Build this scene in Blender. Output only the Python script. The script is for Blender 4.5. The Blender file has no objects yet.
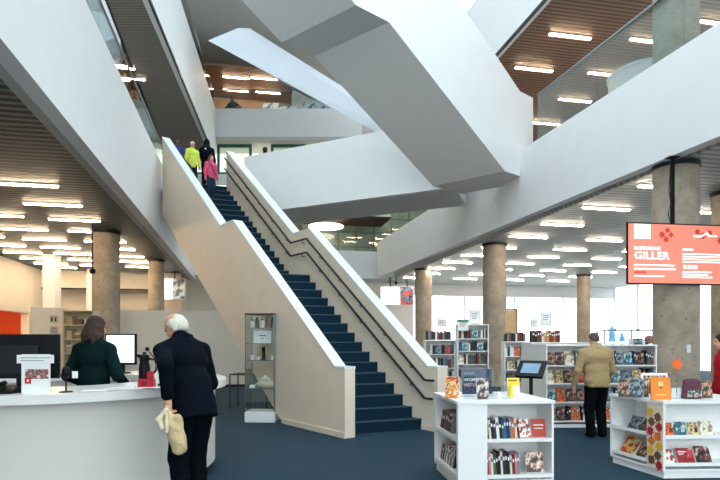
import bpy, bmesh, math, random
import numpy as np
from mathutils import Vector, Matrix
random.seed(7)
rnd = random.Random(11)
SC = bpy.context.scene
COL = SC.collection
F, HC, CX, CY = 564.0, 1.5, 360.0, 340.0      # focal length (px), camera height, principal point
PI = math.pi
BETA = math.radians(11.6)                      # heading of the building grid
CB, SB = math.cos(BETA), math.sin(BETA)


def V(px, py, d):
    return Vector(((px - CX) / F * d, d, HC - (py - CY) / F * d))


def GX(px, d):
    return (px - CX) / F * d


def W(X, Y, z=0.0):                            # building grid -> world
    return Vector((X * CB - Y * SB, X * SB + Y * CB, z))


def W2(X, Y):
    v = W(X, Y)
    return (v.x, v.y)


def lin(h):
    h = h.lstrip('#')
    out = []
    for i in (0, 2, 4):
        c = int(h[i:i + 2], 16) / 255
        out.append(c / 12.92 if c <= .04045 else ((c + .055) / 1.055) ** 2.4)
    return tuple(out) + (1.0,)


# ------------------------------------------------------------------ materials
MATS = {}


def mat(name, col, rough=.6, metal=0., var=.06, scale=9., bump=0., bscale=60., emit=0., ecol=None, spec=.4, rot=None):
    if name in MATS:
        return MATS[name]
    m = bpy.data.materials.new(name)
    m.use_nodes = True
    nt = m.node_tree
    b = nt.nodes['Principled BSDF']
    c = lin(col) if isinstance(col, str) else col
    tc = nt.nodes.new('ShaderNodeTexCoord')
    nz = nt.nodes.new('ShaderNodeTexNoise')
    nz.inputs['Scale'].default_value = scale
    nz.inputs['Detail'].default_value = 3
    nt.links.new(tc.outputs['Object'], nz.inputs['Vector'])
    rp = nt.nodes.new('ShaderNodeValToRGB')
    rp.color_ramp.elements[0].position = .3
    rp.color_ramp.elements[1].position = .7
    rp.color_ramp.elements[0].color = tuple(max(0, x * (1 - var)) for x in c[:3]) + (1,)
    rp.color_ramp.elements[1].color = tuple(min(1, x * (1 + var)) for x in c[:3]) + (1,)
    nt.links.new(nz.outputs['Fac'], rp.inputs['Fac'])
    nt.links.new(rp.outputs['Color'], b.inputs['Base Color'])
    b.inputs['Roughness'].default_value = rough
    b.inputs['Metallic'].default_value = metal
    b.inputs['Specular IOR Level'].default_value = spec
    if bump:
        n2 = nt.nodes.new('ShaderNodeTexNoise')
        n2.inputs['Scale'].default_value = bscale
        n2.inputs['Detail'].default_value = 4
        nt.links.new(tc.outputs['Object'], n2.inputs['Vector'])
        bp = nt.nodes.new('ShaderNodeBump')
        bp.inputs['Strength'].default_value = bump
        bp.inputs['Distance'].default_value = .02
        nt.links.new(n2.outputs['Fac'], bp.inputs['Height'])
        nt.links.new(bp.outputs['Normal'], b.inputs['Normal'])
    if emit:
        b.inputs['Emission Color'].default_value = lin(ecol or col) if isinstance(ecol or col, str) else (ecol or col)
        b.inputs['Emission Strength'].default_value = emit
    MATS[name] = m
    return m


def stripe_mat(name, c_slat, c_gap, period, duty=.6, axis='Y', rough=.5, metal=0.):
    m = bpy.data.materials.new(name)
    m.use_nodes = True
    nt = m.node_tree
    b = nt.nodes['Principled BSDF']
    tc = nt.nodes.new('ShaderNodeTexCoord')
    sp = nt.nodes.new('ShaderNodeSeparateXYZ')
    nt.links.new(tc.outputs['Object'], sp.inputs[0])
    dv = nt.nodes.new('ShaderNodeMath'); dv.operation = 'DIVIDE'; dv.inputs[1].default_value = period
    nt.links.new(sp.outputs[axis], dv.inputs[0])
    fr = nt.nodes.new('ShaderNodeMath'); fr.operation = 'FRACT'
    nt.links.new(dv.outputs[0], fr.inputs[0])
    rp = nt.nodes.new('ShaderNodeValToRGB')
    e = rp.color_ramp.elements
    e[0].position = duty - .08; e[0].color = lin(c_slat)
    e[1].position = duty + .02; e[1].color = lin(c_gap)
    k = e.new(.97); k.color = lin(c_gap)
    k = e.new(1.0); k.color = lin(c_slat)
    nt.links.new(fr.outputs[0], rp.inputs['Fac'])
    nt.links.new(rp.outputs['Color'], b.inputs['Base Color'])
    bp = nt.nodes.new('ShaderNodeBump'); bp.inputs['Strength'].default_value = .5; bp.inputs['Distance'].default_value = .03
    nt.links.new(rp.outputs['Color'], bp.inputs['Height'])
    nt.links.new(bp.outputs['Normal'], b.inputs['Normal'])
    b.inputs['Roughness'].default_value = rough
    b.inputs['Metallic'].default_value = metal
    MATS[name] = m
    return m


def concrete_mat(name, base, dark):
    m = bpy.data.materials.new(name)
    m.use_nodes = True
    nt = m.node_tree
    b = nt.nodes['Principled BSDF']
    tc = nt.nodes.new('ShaderNodeTexCoord')
    n1 = nt.nodes.new('ShaderNodeTexNoise'); n1.inputs['Scale'].default_value = 1.6; n1.inputs['Detail'].default_value = 8; n1.inputs['Roughness'].default_value = .7
    nt.links.new(tc.outputs['Object'], n1.inputs['Vector'])
    r1 = nt.nodes.new('ShaderNodeValToRGB')
    r1.color_ramp.elements[0].position = .33; r1.color_ramp.elements[0].color = lin(dark)
    r1.color_ramp.elements[1].position = .66; r1.color_ramp.elements[1].color = lin(base)
    nt.links.new(n1.outputs['Fac'], r1.inputs['Fac'])
    v = nt.nodes.new('ShaderNodeTexVoronoi'); v.inputs['Scale'].default_value = 7
    nt.links.new(tc.outputs['Object'], v.inputs['Vector'])
    r2 = nt.nodes.new('ShaderNodeValToRGB')
    r2.color_ramp.elements[0].position = .10; r2.color_ramp.elements[0].color = (.45, .42, .38, 1)
    r2.color_ramp.elements[1].position = .17; r2.color_ramp.elements[1].color = (1, 1, 1, 1)
    nt.links.new(v.outputs['Distance'], r2.inputs['Fac'])
    mx = nt.nodes.new('ShaderNodeMixRGB'); mx.blend_type = 'MULTIPLY'; mx.inputs['Fac'].default_value = .8
    nt.links.new(r1.outputs['Color'], mx.inputs['Color1'])
    nt.links.new(r2.outputs['Color'], mx.inputs['Color2'])
    nt.links.new(mx.outputs['Color'], b.inputs['Base Color'])
    b.inputs['Roughness'].default_value = .75
    MATS[name] = m
    return m


def art_mat(name, cols, scale=9., rough=.35):
    """printed cover: irregular patches of several colours"""
    m = bpy.data.materials.new(name)
    m.use_nodes = True
    nt = m.node_tree
    b = nt.nodes['Principled BSDF']
    tc = nt.nodes.new('ShaderNodeTexCoord')
    n1 = nt.nodes.new('ShaderNodeTexNoise'); n1.inputs['Scale'].default_value = scale; n1.inputs['Detail'].default_value = 3.5
    nt.links.new(tc.outputs['Object'], n1.inputs['Vector'])
    rp = nt.nodes.new('ShaderNodeValToRGB'); rp.color_ramp.interpolation = 'CONSTANT'
    e = rp.color_ramp.elements
    n = len(cols)
    e[0].position = 0; e[0].color = lin(cols[0])
    e[1].position = .43; e[1].color = lin(cols[1])
    for i, c in enumerate(cols[2:]):
        k = e.new(.43 + .23 * (i + 1) / max(1, n - 1)); k.color = lin(c)
    nt.links.new(n1.outputs['Fac'], rp.inputs['Fac'])
    nt.links.new(rp.outputs['Color'], b.inputs['Base Color'])
    b.inputs['Roughness'].default_value = rough
    MATS[name] = m
    return m


def glass_mat(name, tint=(.93, .97, .97), gl=.07, rough=.02):
    m = bpy.data.materials.new(name)
    m.use_nodes = True
    nt = m.node_tree
    nt.nodes.clear()
    o = nt.nodes.new('ShaderNodeOutputMaterial')
    t = nt.nodes.new('ShaderNodeBsdfTransparent'); t.inputs['Color'].default_value = tint + (1,)
    g = nt.nodes.new('ShaderNodeBsdfGlossy'); g.inputs['Roughness'].default_value = rough
    lw = nt.nodes.new('ShaderNodeLayerWeight'); lw.inputs['Blend'].default_value = .12
    mp = nt.nodes.new('ShaderNodeMapRange'); mp.inputs['To Min'].default_value = gl; mp.inputs['To Max'].default_value = .55
    nt.links.new(lw.outputs['Fresnel'], mp.inputs['Value'])
    mx = nt.nodes.new('ShaderNodeMixShader')
    nt.links.new(mp.outputs['Result'], mx.inputs['Fac'])
    nt.links.new(t.outputs[0], mx.inputs[1]); nt.links.new(g.outputs[0], mx.inputs[2])
    nt.links.new(mx.outputs[0], o.inputs['Surface'])
    MATS[name] = m
    return m


# ------------------------------------------------------------------ mesh builder
class MB:
    def __init__(s):
        s.v = []; s.f = []; s.mi = []; s.cur = 0

    def add(s, vs, fs):
        n = len(s.v)
        s.v += [tuple(p) for p in vs]
        s.f += [tuple(i + n for i in f) for f in fs]
        s.mi += [s.cur] * len(fs)
        return s

    def box(s, x0, x1, y0, y1, z0, z1):
        return s.add([(x0, y0, z0), (x1, y0, z0), (x1, y1, z0), (x0, y1, z0), (x0, y0, z1), (x1, y0, z1), (x1, y1, z1), (x0, y1, z1)],
                     [(0, 3, 2, 1), (4, 5, 6, 7), (0, 1, 5, 4), (1, 2, 6, 5), (2, 3, 7, 6), (3, 0, 4, 7)])

    def hexa(s, b, t):
        """b, t: two rings of n points"""
        n = len(b)
        fs = [tuple(range(n))[::-1], tuple(range(n, 2 * n))]
        fs += [(i, (i + 1) % n, n + (i + 1) % n, n + i) for i in range(n)]
        return s.add(list(b) + list(t), fs)

    def prism(s, poly, z0, z1):
        return s.hexa([(p[0], p[1], z0) for p in poly], [(p[0], p[1], z1) for p in poly])

    def extr(s, poly3, vec):
        vec = Vector(vec)
        return s.hexa([Vector(p) for p in poly3], [Vector(p) + vec for p in poly3])

    def rbox(s, x0, x1, y0, y1, z0, z1, r=.02, seg=3):
        """box with rounded vertical corners"""
        pts = []
        for cx, cy, a0 in ((x1 - r, y1 - r, 0), (x0 + r, y1 - r, PI / 2), (x0 + r, y0 + r, PI), (x1 - r, y0 + r, 3 * PI / 2)):
            for i in range(seg + 1):
                a = a0 + PI / 2 * i / seg
                pts.append((cx + r * math.cos(a), cy + r * math.sin(a)))
        return s.prism(pts, z0, z1)

    def tube(s, path, r, n=8, cap=True):
        P = [Vector(p) for p in path]
        rings = []
        up = Vector((0, 0, 1))
        for i, p in enumerate(P):
            t = (P[min(i + 1, len(P) - 1)] - P[max(i - 1, 0)]).normalized()
            a = t.cross(up)
            if a.length < 1e-3:
                a = t.cross(Vector((1, 0, 0)))
            a.normalize(); b = a.cross(t)
            rr = r[i] if isinstance(r, (list, tuple)) else r
            rings.append([p + (a * math.cos(2 * PI * k / n) + b * math.sin(2 * PI * k / n)) * rr for k in range(n)])
        vs = [q for g in rings for q in g]
        fs = []
        for i in range(len(P) - 1):
            for k in range(n):
                fs.append((i * n + k, i * n + (k + 1) % n, (i + 1) * n + (k + 1) % n, (i + 1) * n + k))
        if cap:
            fs.append(tuple(range(n))[::-1]); fs.append(tuple((len(P) - 1) * n + k for k in range(n)))
        return s.add(vs, fs)

    def lathe(s, prof, c=(0, 0, 0), n=24, sx=1., sy=1.):
        vs = []; fs = []
        for r, z in prof:
            for k in range(n):
                a = 2 * PI * k / n
                vs.append((c[0] + r * sx * math.cos(a), c[1] + r * sy * math.sin(a), c[2] + z))
        m = len(prof)
        for i in range(m - 1):
            for k in range(n):
                fs.append((i * n + k, i * n + (k + 1) % n, (i + 1) * n + (k + 1) % n, (i + 1) * n + k))
        fs.append(tuple(range(n))[::-1]); fs.append(tuple((m - 1) * n + k for k in range(n)))
        return s.add(vs, fs)

    def ball(s, c, r, n=14, m=9, sc=(1, 1, 1)):
        prof = [(max(1e-4, math.sin(PI * i / m)) * r, -math.cos(PI * i / m) * r * sc[2]) for i in range(m + 1)]
        return s.lathe(prof, c, n, sc[0], sc[1])

    def build(s, name, mats, parent=None, world=False, smooth=False, bevel=0., loc=None, rot=None):
        me = bpy.data.meshes.new(name)
        vs = s.v
        if parent is not None and world:
            inv = basis(parent).inverted()
            vs = [tuple(inv @ Vector(p)) for p in vs]
        me.from_pydata(vs, [], s.f)
        mats = mats if isinstance(mats, (list, tuple)) else [mats]
        for m in mats:
            me.materials.append(m)
        if len(mats) > 1:
            me.polygons.foreach_set('material_index', s.mi)
        bm = bmesh.new(); bm.from_mesh(me)
        bmesh.ops.recalc_face_normals(bm, faces=bm.faces)
        if bevel:
            ed = [e for e in bm.edges if len(e.link_faces) == 2 and e.calc_face_angle(0) > .6]
            bmesh.ops.bevel(bm, geom=ed, offset=bevel, segments=2, affect='EDGES', clamp_overlap=True)
        bm.to_mesh(me); bm.free()
        if smooth:
            me.polygons.foreach_set('use_smooth', [True] * len(me.polygons))
            try:
                me.set_sharp_from_angle(angle=math.radians(42))
            except Exception:
                pass
        o = bpy.data.objects.new(name, me)
        COL.objects.link(o)
        if parent is not None:
            o.parent = parent
        if loc is not None:
            o.location = loc
        if rot is not None:
            o.rotation_euler = rot
        return o


def basis(o):
    m = Matrix.LocRotScale(o.location, o.rotation_euler, o.scale)
    return basis(o.parent) @ m if o.parent else m


LABELS = {}


def tag(o, label, cat, group=None, kind=None):
    n = len(label.replace(',', ' ').split())
    if not 4 <= n <= 16:
        print('LABEL LENGTH', n, label)
    if label in LABELS and not group:
        print('DUP LABEL', label)
    LABELS[label] = LABELS.get(label, 0) + 1
    o['label'] = label; o['category'] = cat
    if group: o['group'] = group
    if kind: o['kind'] = kind
    return o


def thing(name, label, cat, loc=(0, 0, 0), rz=0., group=None, kind=None):
    o = bpy.data.objects.new(name, None)
    COL.objects.link(o)
    o.empty_display_size = .2
    o.location = loc; o.rotation_euler = (0, 0, rz)
    return tag(o, label, cat, group, kind)


def struct(o, label=None, cat=None):
    o['kind'] = 'structure'
    if label: o['label'] = label
    if cat: o['category'] = cat
    return o


def copy_tree(o, parent=None):
    c = o.copy(); COL.objects.link(c)
    if parent is not None:
        c.parent = parent
    for ch in [x for x in o.children]:
        copy_tree(ch, c)
    return c


ORD = 'zeroth first second third fourth fifth sixth seventh eighth ninth tenth eleventh twelfth thirteenth fourteenth fifteenth sixteenth seventeenth eighteenth nineteenth twentieth'.split()


def text(body, size, m, parent, loc, rot=(PI / 2, 0, 0), align='LEFT', name='lettering', ext=.002, bold=0.):
    cu = bpy.data.curves.new(name, 'FONT')
    cu.body = body; cu.size = size; cu.extrude = ext; cu.align_x = align
    cu.offset = bold
    cu.resolution_u = 3
    cu.materials.append(m)
    tmp = bpy.data.objects.new(name, cu); COL.objects.link(tmp)
    bpy.context.view_layer.update()
    dg = bpy.context.evaluated_depsgraph_get()
    me = bpy.data.meshes.new_from_object(tmp.evaluated_get(dg))
    bpy.data.objects.remove(tmp)
    o = bpy.data.objects.new(name, me); COL.objects.link(o)
    o.parent = parent; o.location = loc; o.rotation_euler = rot
    return o


# palette -----------------------------------------------------------------
m_white = mat('white_paint', '#e6e7e8', .55, var=.015, scale=2)
m_cream = mat('warm_white_panel', '#e8d8c4', .6, var=.03, scale=3)
m_parapet = stripe_mat('pale_ash_boarding', '#ded7cd', '#cdc5ba', .11, .92, 'X', .5)
m_cap = mat('white_cap', '#e2e4e6', .4, var=.01)
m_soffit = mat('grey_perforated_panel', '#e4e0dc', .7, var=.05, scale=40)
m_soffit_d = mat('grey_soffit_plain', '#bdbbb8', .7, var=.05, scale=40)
m_carpet = mat('teal_carpet', '#1b3646', .8, var=.16, scale=35, bump=.25, bscale=220, spec=.25)
m_step = mat('navy_stair_carpet', '#0f2938', .9, var=.10, scale=40, bump=.15, bscale=200, spec=.15)
m_nosing = mat('stair_nosing', '#36505f', .5, var=.05)
m_steel = mat('brushed_steel', '#7f8489', .3, .9, var=.05)
m_dkmetal = mat('dark_metal', '#2b2f33', .4, .5, var=.05)
m_black = mat('black_plastic', '#090d11', .45, var=.1, spec=.2)
m_glass = glass_mat('clear_glass')
m_glass_b = glass_mat('balustrade_glass', (.86, .92, .92), .06)
m_conc = concrete_mat('board_marked_concrete', '#b9ab99', '#8b7d6c')
m_slat_l = stripe_mat('silver_slats', '#6a7a82', '#1d292f', .20, .42)
m_slat_r = stripe_mat('pale_slats', '#d4d2cb', '#a3a29c', .20, .6)
m_slat_b = stripe_mat('brown_slats', '#8d6a55', '#4d382f', .15, .6)
m_slat_f = stripe_mat('taupe_slats', '#8a817a', '#6a625d', .12, .6)
m_lamp = mat('lit_diffuser_warm', '#fff0d8', .5, emit=24., ecol='#ffdfb8', var=0)
m_lamp_w = mat('lit_diffuser_white', '#fff6ea', .5, emit=22., ecol='#ffecd6', var=0)
m_wood = mat('warm_wood_wall', '#a98468', .6, var=.1, scale=4)
m_orange = mat('orange_paint', '#e0541c', .55, var=.04)
m_redwall = mat('red_paint', '#b02a14', .55, var=.04)
m_shelf = mat('white_laminate', '#f0f0ef', .35, var=.01)
m_pages = mat('paper_pages', '#e8e0d0', .8, var=.05, scale=60)
m_paper = mat('white_paper', '#f4f4f2', .7, var=.02)
m_acryl = glass_mat('acrylic', (.95, .97, .98), .05)
# ================================================================== setting
FLOOR2, SOF, FLOOR3, ROOF = 5.84, 4.64, 11.5, 15.5


def sb(name, mb, m, **k):
    return struct(mb.build(name, m, **k))


def gridobj(name, mb, m):                      # mesh given in building-grid coordinates
    return struct(mb.build(name, m, rot=(0, 0, BETA)))


XA, XB = -2.36, 7.40                           # atrium edges in the grid
XL, XR, YB, YF = -8.9, 22.0, 30.5, -7.0
gridobj('floor', MB().box(XL, XR, YF, YB, -.2, 0), m_carpet)
# outside ground seen through the glazing
m_out = mat('outside_paving', '#c9c8c2', .8, var=.1, scale=.5)
sb('ground_outside', MB().box(-120, 120, -120, 140, -.45, -.25), m_out)
# ceilings of the ground floor
gridobj('ceiling_left', MB().box(XL, XA - .30, YF, YB, SOF, SOF + .06), m_slat_l)
gridobj('ceiling_right', MB().box(XB + .10, XR, YF, YB, SOF, SOF + .06), m_slat_r)
# slabs of the second level
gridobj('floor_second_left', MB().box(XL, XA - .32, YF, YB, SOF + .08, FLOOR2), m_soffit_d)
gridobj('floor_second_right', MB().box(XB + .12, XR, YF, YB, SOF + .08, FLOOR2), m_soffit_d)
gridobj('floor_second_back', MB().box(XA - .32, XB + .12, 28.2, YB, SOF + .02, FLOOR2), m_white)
# left balcony band (world coordinates, measured line x = -2.38 - .2057 d)
def A_line(d, off=0.): return (-2.38 + off - .2057 * d, d)
def B_line(d, off=0.): return (7.547 + off - .2375 * d, d)
A0, A1, A2 = -7., 15.9, 28.
mb = MB(); a, b = A_line(A0), A_line(A2)
mb.prism([a, b, (b[0] - .22, b[1]), (a[0] - .22, a[1])], 4.45, 6.60)
sb('wall_left_balcony', mb, m_white)
mb = MB(); a, b = A_line(A0, -.225), A_line(A2, -.225)
mb.prism([a, b, (b[0] - .16, b[1]), (a[0] - .16, a[1])], 4.47, 4.72)
sb('trim_1', mb, m_soffit_d)
mb = MB(); a, b = B_line(-7.), B_line(28.2)
mb.prism([a, b, (b[0] + .22, b[1]), (a[0] + .22, a[1])], SOF - .02, 6.36)
sb('wall_right_balcony', mb, m_white)
gridobj('wall_back_balcony', MB().box(XA - .3, XB + .2, 27.95, 28.18, SOF - .02, 6.0), m_white)


def balustrade(label, line, d0, d1, z0, z1, off, n, nm='glass_balustrade'):
    a, b = line(d0, off), line(d1, off)
    t = thing(nm, label, 'balustrade', (a[0], a[1], z0))
    A, B = Vector((a[0], a[1], 0)), Vector((b[0], b[1], 0))
    u = (B - A).normalized(); w = Vector((-u.y, u.x, 0)) * .008
    for i in range(n):
        p = A + (B - A) * (i / n) + u * .006; q = A + (B - A) * ((i + 1) / n) - u * .006
        MB().hexa([p - w + Vector((0, 0, z0)), q - w + Vector((0, 0, z0)), q + w + Vector((0, 0, z0)), p + w + Vector((0, 0, z0))],
                  [p - w + Vector((0, 0, z1)), q - w + Vector((0, 0, z1)), q + w + Vector((0, 0, z1)), p + w + Vector((0, 0, z1))]).build('glass_pane', m_glass_b, t, True)
    MB().tube([A + Vector((0, 0, z1 + .015)), B + Vector((0, 0, z1 + .015))], .022).build('handrail', m_steel, t, True, True)
    return t


balustrade('tall glass balustrade with steel top rail above the right white balcony band', B_line, 5., 13.85, 6.365, 7.5, .11, 4)
balustrade('glass balustrade standing on the left white balcony band', A_line, 5., 26., 6.605, 7.35, -.11, 9)

# ---- third level: right slab, back slab, left bridge, walkway
gridobj('ceiling_right_upper', MB().box(XB, XR, YF, 27.6, 9.85, 9.93), m_slat_b)
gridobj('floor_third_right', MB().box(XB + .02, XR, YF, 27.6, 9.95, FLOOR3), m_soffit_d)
gridobj('wall_right_upper_fascia', MB().box(XB - .14, XB - .02, YF, 27.6, 9.83, 12.4), m_white)
gridobj('trim_2', MB().box(XB - .16, XB - .14, YF, 27.6, 9.80, 9.92), m_dkmetal)
# far third-level slab and white parapet
d3 = 26.6
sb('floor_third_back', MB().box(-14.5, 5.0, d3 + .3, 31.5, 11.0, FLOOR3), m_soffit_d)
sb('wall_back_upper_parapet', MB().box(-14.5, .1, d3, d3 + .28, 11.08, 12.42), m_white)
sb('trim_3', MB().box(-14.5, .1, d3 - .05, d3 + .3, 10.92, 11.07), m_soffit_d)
# clerestory with green frames just below the far third level
mb = MB(); mb.box(-14.5, 3.0, d3 + .6, d3 + .75, 9.0, 9.5)
sb('wall_back_clerestory', mb, m_white)
m_green = mat('green_frame', '#2f6b5c', .5)
m_pale_lit = mat('lit_room_behind_window', '#dfe3cf', .8, emit=.9, ecol='#e8ecd2')
k = 1
for x0 in (-9.2, -6.9, -4.3, -2.1):
    k += 1
    o = struct(MB().box(x0, x0 + .12, d3 + .6, d3 + .72, 9.5, 10.95).box(x0 + 1.55, x0 + 1.67, d3 + .6, d3 + .72, 9.5, 10.95).box(x0 + .12, x0 + 1.55, d3 + .6, d3 + .72, 10.8, 10.95).box(x0 + .12, x0 + 1.55, d3 + .6, d3 + .72, 9.5, 9.6)
               .build('window_%d' % (k + 3), m_green))
    MB().box(x0 + .12, x0 + 1.55, d3 + .64, d3 + .66, 9.6, 10.8).build('pane', m_glass, o)
sb('wall_back_room', MB().box(-14.5, 3.0, d3 + 2.2, d3 + 2.3, 8.8, 11.0), m_pale_lit)
# left upper bridge slab
gridobj('wall_left_upper_fascia', MB().box(XL, -3.65, 18.1, 18.3, 9.8, 11.7), m_white)
gridobj('ceiling_left_upper', MB().box(XL, -3.65, 18.32, 20.6, 9.85, 9.93), m_slat_b)

# walkway with slatted soffit and white fascia (upper left)
wk = thing('walkway', 'narrow high walkway with taupe slatted underside and white side, upper left', 'walkway', (-5.4, 14., 9.85))
def WR(d): return (-5.35 - .125 * (d - 13.85), d)
def WL(d): return (-6.21 - .218 * (d - 13.85), d)
MB().prism([WR(8.), WR(26.4), WL(26.4), WL(8.)], 9.85, 10.1).build('slatted_underside', m_slat_f, wk, True)
a, b = WR(8.), WR(26.4)
MB().prism([(a[0] + .01, a[1]), (b[0] + .01, b[1]), (b[0] + .16, b[1]), (a[0] + .16, a[1])], 9.83, 12.3).build('side_panel', m_white, wk, True)
MB().prism([(a[0] + .16, a[1]), (b[0] + .16, b[1]), (b[0] + .20, b[1]), (a[0] + .20, a[1])], 9.80, 9.90).build('edge_trim', m_dkmetal, wk, True)
a, b = WL(8.), WL(26.4)
MB().prism([(a[0] - .01, a[1]), (b[0] - .01, b[1]), (b[0] - .05, b[1]), (a[0] - .05, a[1])], 9.83, 11.2).build('side_panel', m_dkmetal, wk, True)
MB().prism([WR(8.), WR(26.4), WL(26.4), WL(8.)], 10.11, 10.3).build('deck', m_soffit_d, wk, True)
a, b = Vector(WR(8.) + (0,)), Vector(WR(26.4) + (0,))
MB().hexa([a + Vector((.07, 0, 12.31)), b + Vector((.07, 0, 12.31)), b + Vector((.09, 0, 12.31)), a + Vector((.09, 0, 12.31))],
          [a + Vector((.07, 0, 13.1)), b + Vector((.07, 0, 13.1)), b + Vector((.09, 0, 13.1)), a + Vector((.09, 0, 13.1))]).build('glass_rail', m_glass_b, wk, True)

# ---- outer walls
m_wback = mat('back_wall_cream', '#e4dccd', .7, var=.03, scale=2)
gridobj('wall_left', MB().box(XL - .3, XL, YF, 23.2, 0, SOF).box(XL - .3, XL, 23.2, 26.1, 2.62, SOF).box(XL - .3, XL, 26.1, YB, 0, SOF), m_wback)
gridobj('wall_left_upper', MB().box(XL - .3, XL, YF, YB, SOF + .07, ROOF), m_white)
# orange room behind the opening in the left wall
gridobj('wall_orange_room', MB().box(XL - 2.6, XL - 2.4, 22.6, 27.2, 0, 2.9).box(XL - 2.4, XL - .31, 22.6, 22.8, 0, 2.9).box(XL - 2.4, XL - .31, 27.0, 27.2, 0, 2.9), m_orange)
gridobj('wall_red_panel', MB().box(XL - 2.39, XL - 2.3, 25.6, 26.4, 0, 2.6), m_redwall)
gridobj('ceiling_orange_room', MB().box(XL - 2.6, XL - .31, 22.6, 27.2, 2.91, 3.0), m_wback)
gridobj('floor_orange_room', MB().box(XL - 2.6, XL - .01, 22.6, 27.2, -.2, 0), m_carpet)
# back wall: cream on the left with a recessed lit band, glazed on the right
YW = 27.6
gridobj('wall_back_left', MB().box(XL, -2.9, YW, YW + .2, 3.85, SOF).box(XL, -2.9, YW + .9, YW + 1.1, 0, 3.85).box(XL, -2.9, YW + .2, YW + 1.1, 3.85, 3.95), m_wback)
gridobj('trim_4', MB().box(XL, -2.9, YW - .02, YW, 3.78, 3.86), m_dkmetal)
gridobj('wall_back_middle', MB().box(-2.9, 7.6, YB - .2, YB, 0, SOF).box(-2.95, -2.9, YW, YB, 0, SOF), m_wback)
gridobj('wall_back_right', MB().box(7.6, XR, YB - .2, YB, 0, .5).box(7.6, 9.2, YB - .2, YB, .5, SOF).box(9.2, XR, YB - .2, YB, 4.0, SOF), m_white)
m_mull = mat('window_mullion', '#eceeee', .5)
mb = MB()
for i in range(5):
    X = 9.2 + i * 3.1
    mb.box(X, X + .08, YB - .16, YB - .06, .5, 4.0)
w1 = gridobj('window_1', mb, m_mull)
MB().box(9.2, XR, YB - .12, YB - .1, .5, 4.0).build('pane', m_glass, w1)
# second-level back glazing with grid
mb = MB()
for i in range(26):
    X = -9.0 + i * 1.0
    mb.box(X, X + .06, YB - .14, YB - .06, FLOOR2, 9.8)
for z in (6.6, 7.4, 8.2, 9.0):
    mb.box(-9.0, 16.5, YB - .14, YB - .06, z, z + .06)
w2 = gridobj('window_2', mb, mat('greenish_mullion', '#6f7a70', .5))
gridobj('wall_back_second', MB().box(-9.0, 16.5, YB - .05, YB, SOF + .06, 9.8), mat('pale_green_wall', '#9ea596', .6, var=.25, scale=1.2))
MB().box(-9.0, 16.5, YB - .11, YB - .1, FLOOR2, 9.8).build('pane', m_glass, w2)
gridobj('wall_back_upper', MB().box(XL, 2.5, YB - .1, YB, 9.8, ROOF), m_wood)
gridobj('wall_back_upper_plain', MB().box(2.5, XR, YB - .1, YB, 9.8, ROOF).box(16.5, XR, YB - .1, YB, SOF + .06, 9.8), m_soffit)
gridobj('ceiling_back_second', MB().box(XL, XB, 28.2, YB - .15, 7.75, 7.85), mat('dark_brown_ceiling', '#33221c', .7))
# right and front glazed walls
mb = MB()
for i in range(19):
    Y = YF + i * 2.07
    mb.box(XR - .1, XR, Y, Y + .1, 0, SOF).box(XR - .1, XR, Y, Y + .1, FLOOR2, 9.8)
w3 = gridobj('window_3', mb, m_mull)
MB().box(XR - .06, XR - .05, YF, YB, 0, SOF).build('pane', m_glass, w3)
MB().box(XR - .06, XR - .05, YF, YB, FLOOR2, 9.8).build('pane', m_glass, w3)
gridobj('wall_right', MB().box(XR - .1, XR, YF, YB, 9.95, ROOF), m_white)
mb = MB()
for i in range(16):
    X = XL + i * 2.05
    mb.box(X, X + .12, YF, YF + .15, 0, ROOF)
for z in (3.0, SOF, 8., 11.5):
    mb.box(XL, XR, YF, YF + .15, z, z + .12)
w4 = gridobj('window_4', mb, m_mull)
MB().box(XL, XR, YF + .07, YF + .08, 0, ROOF).build('pane', m_glass, w4)
# roof with skylights over the atrium
mb = MB()
SKY = [(-7.2, -5.3, 23.6, 26.0), (-5.0, 4.0, -3.0, 19.0), (4.0, 12.0, -3.0, 20.5), (5.6, 7.9, 21.0, 27.0), (8.1, 10.6, 20.9, 24.6)]  # narrow far slot hidden behind the upper stair is added to brighten the parapets
xs = sorted({XL, XR} | {s[0] for s in SKY} | {s[1] for s in SKY}); ys = sorted({YF, YB} | {s[2] for s in SKY} | {s[3] for s in SKY})
mb2 = MB()
for i in range(len(xs) - 1):
    for j in range(len(ys) - 1):
        cx_, cy_ = (xs[i] + xs[i + 1]) / 2, (ys[j] + ys[j + 1]) / 2
        if any(s[0] < cx_ < s[1] and s[2] < cy_ < s[3] for s in SKY):
            continue
        (mb2 if cy_ > 99 else mb).box(xs[i], xs[i + 1], ys[j], ys[j + 1], ROOF, ROOF + .3)
gridobj('roof', mb, mat('roof_white_grey', '#e4e2de', .7, var=.03))
gridobj('ceiling_third_back', MB().box(XL, 2.4, 26.9, YB - .12, 14.2, 14.3), m_slat_b)
n = 5
for s in SKY:
    n += 1
    mb = MB()
    k = max(2, int((s[3] - s[2]) / 1.6))
    for i in range(k + 1):
        y = s[2] + (s[3] - s[2]) * i / k
        mb.box(s[0], s[1], y - .05, y + .05, ROOF + .05, ROOF + .25)
    o = gridobj('window_%d' % (n + 4), mb, m_white)
    MB().box(s[0], s[1], s[2], s[3], ROOF + .26, ROOF + .28).build('pane', m_glass, o)


# ---- columns
def column(label, x, d, r, z0=0., z1=SOF):
    t = thing('concrete_column', label, 'column', (x, d, z0))
    n = 28
    MB().lathe([(r, 0), (r, z1 - z0 - .09)], n=n).build('shaft', m_conc, t, smooth=True)
    MB().lathe([(r + .02, z1 - z0 - .09), (r + .02, z1 - z0 - .005)], n=n).build('collar', m_dkmetal, t, smooth=True)
    return t


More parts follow.
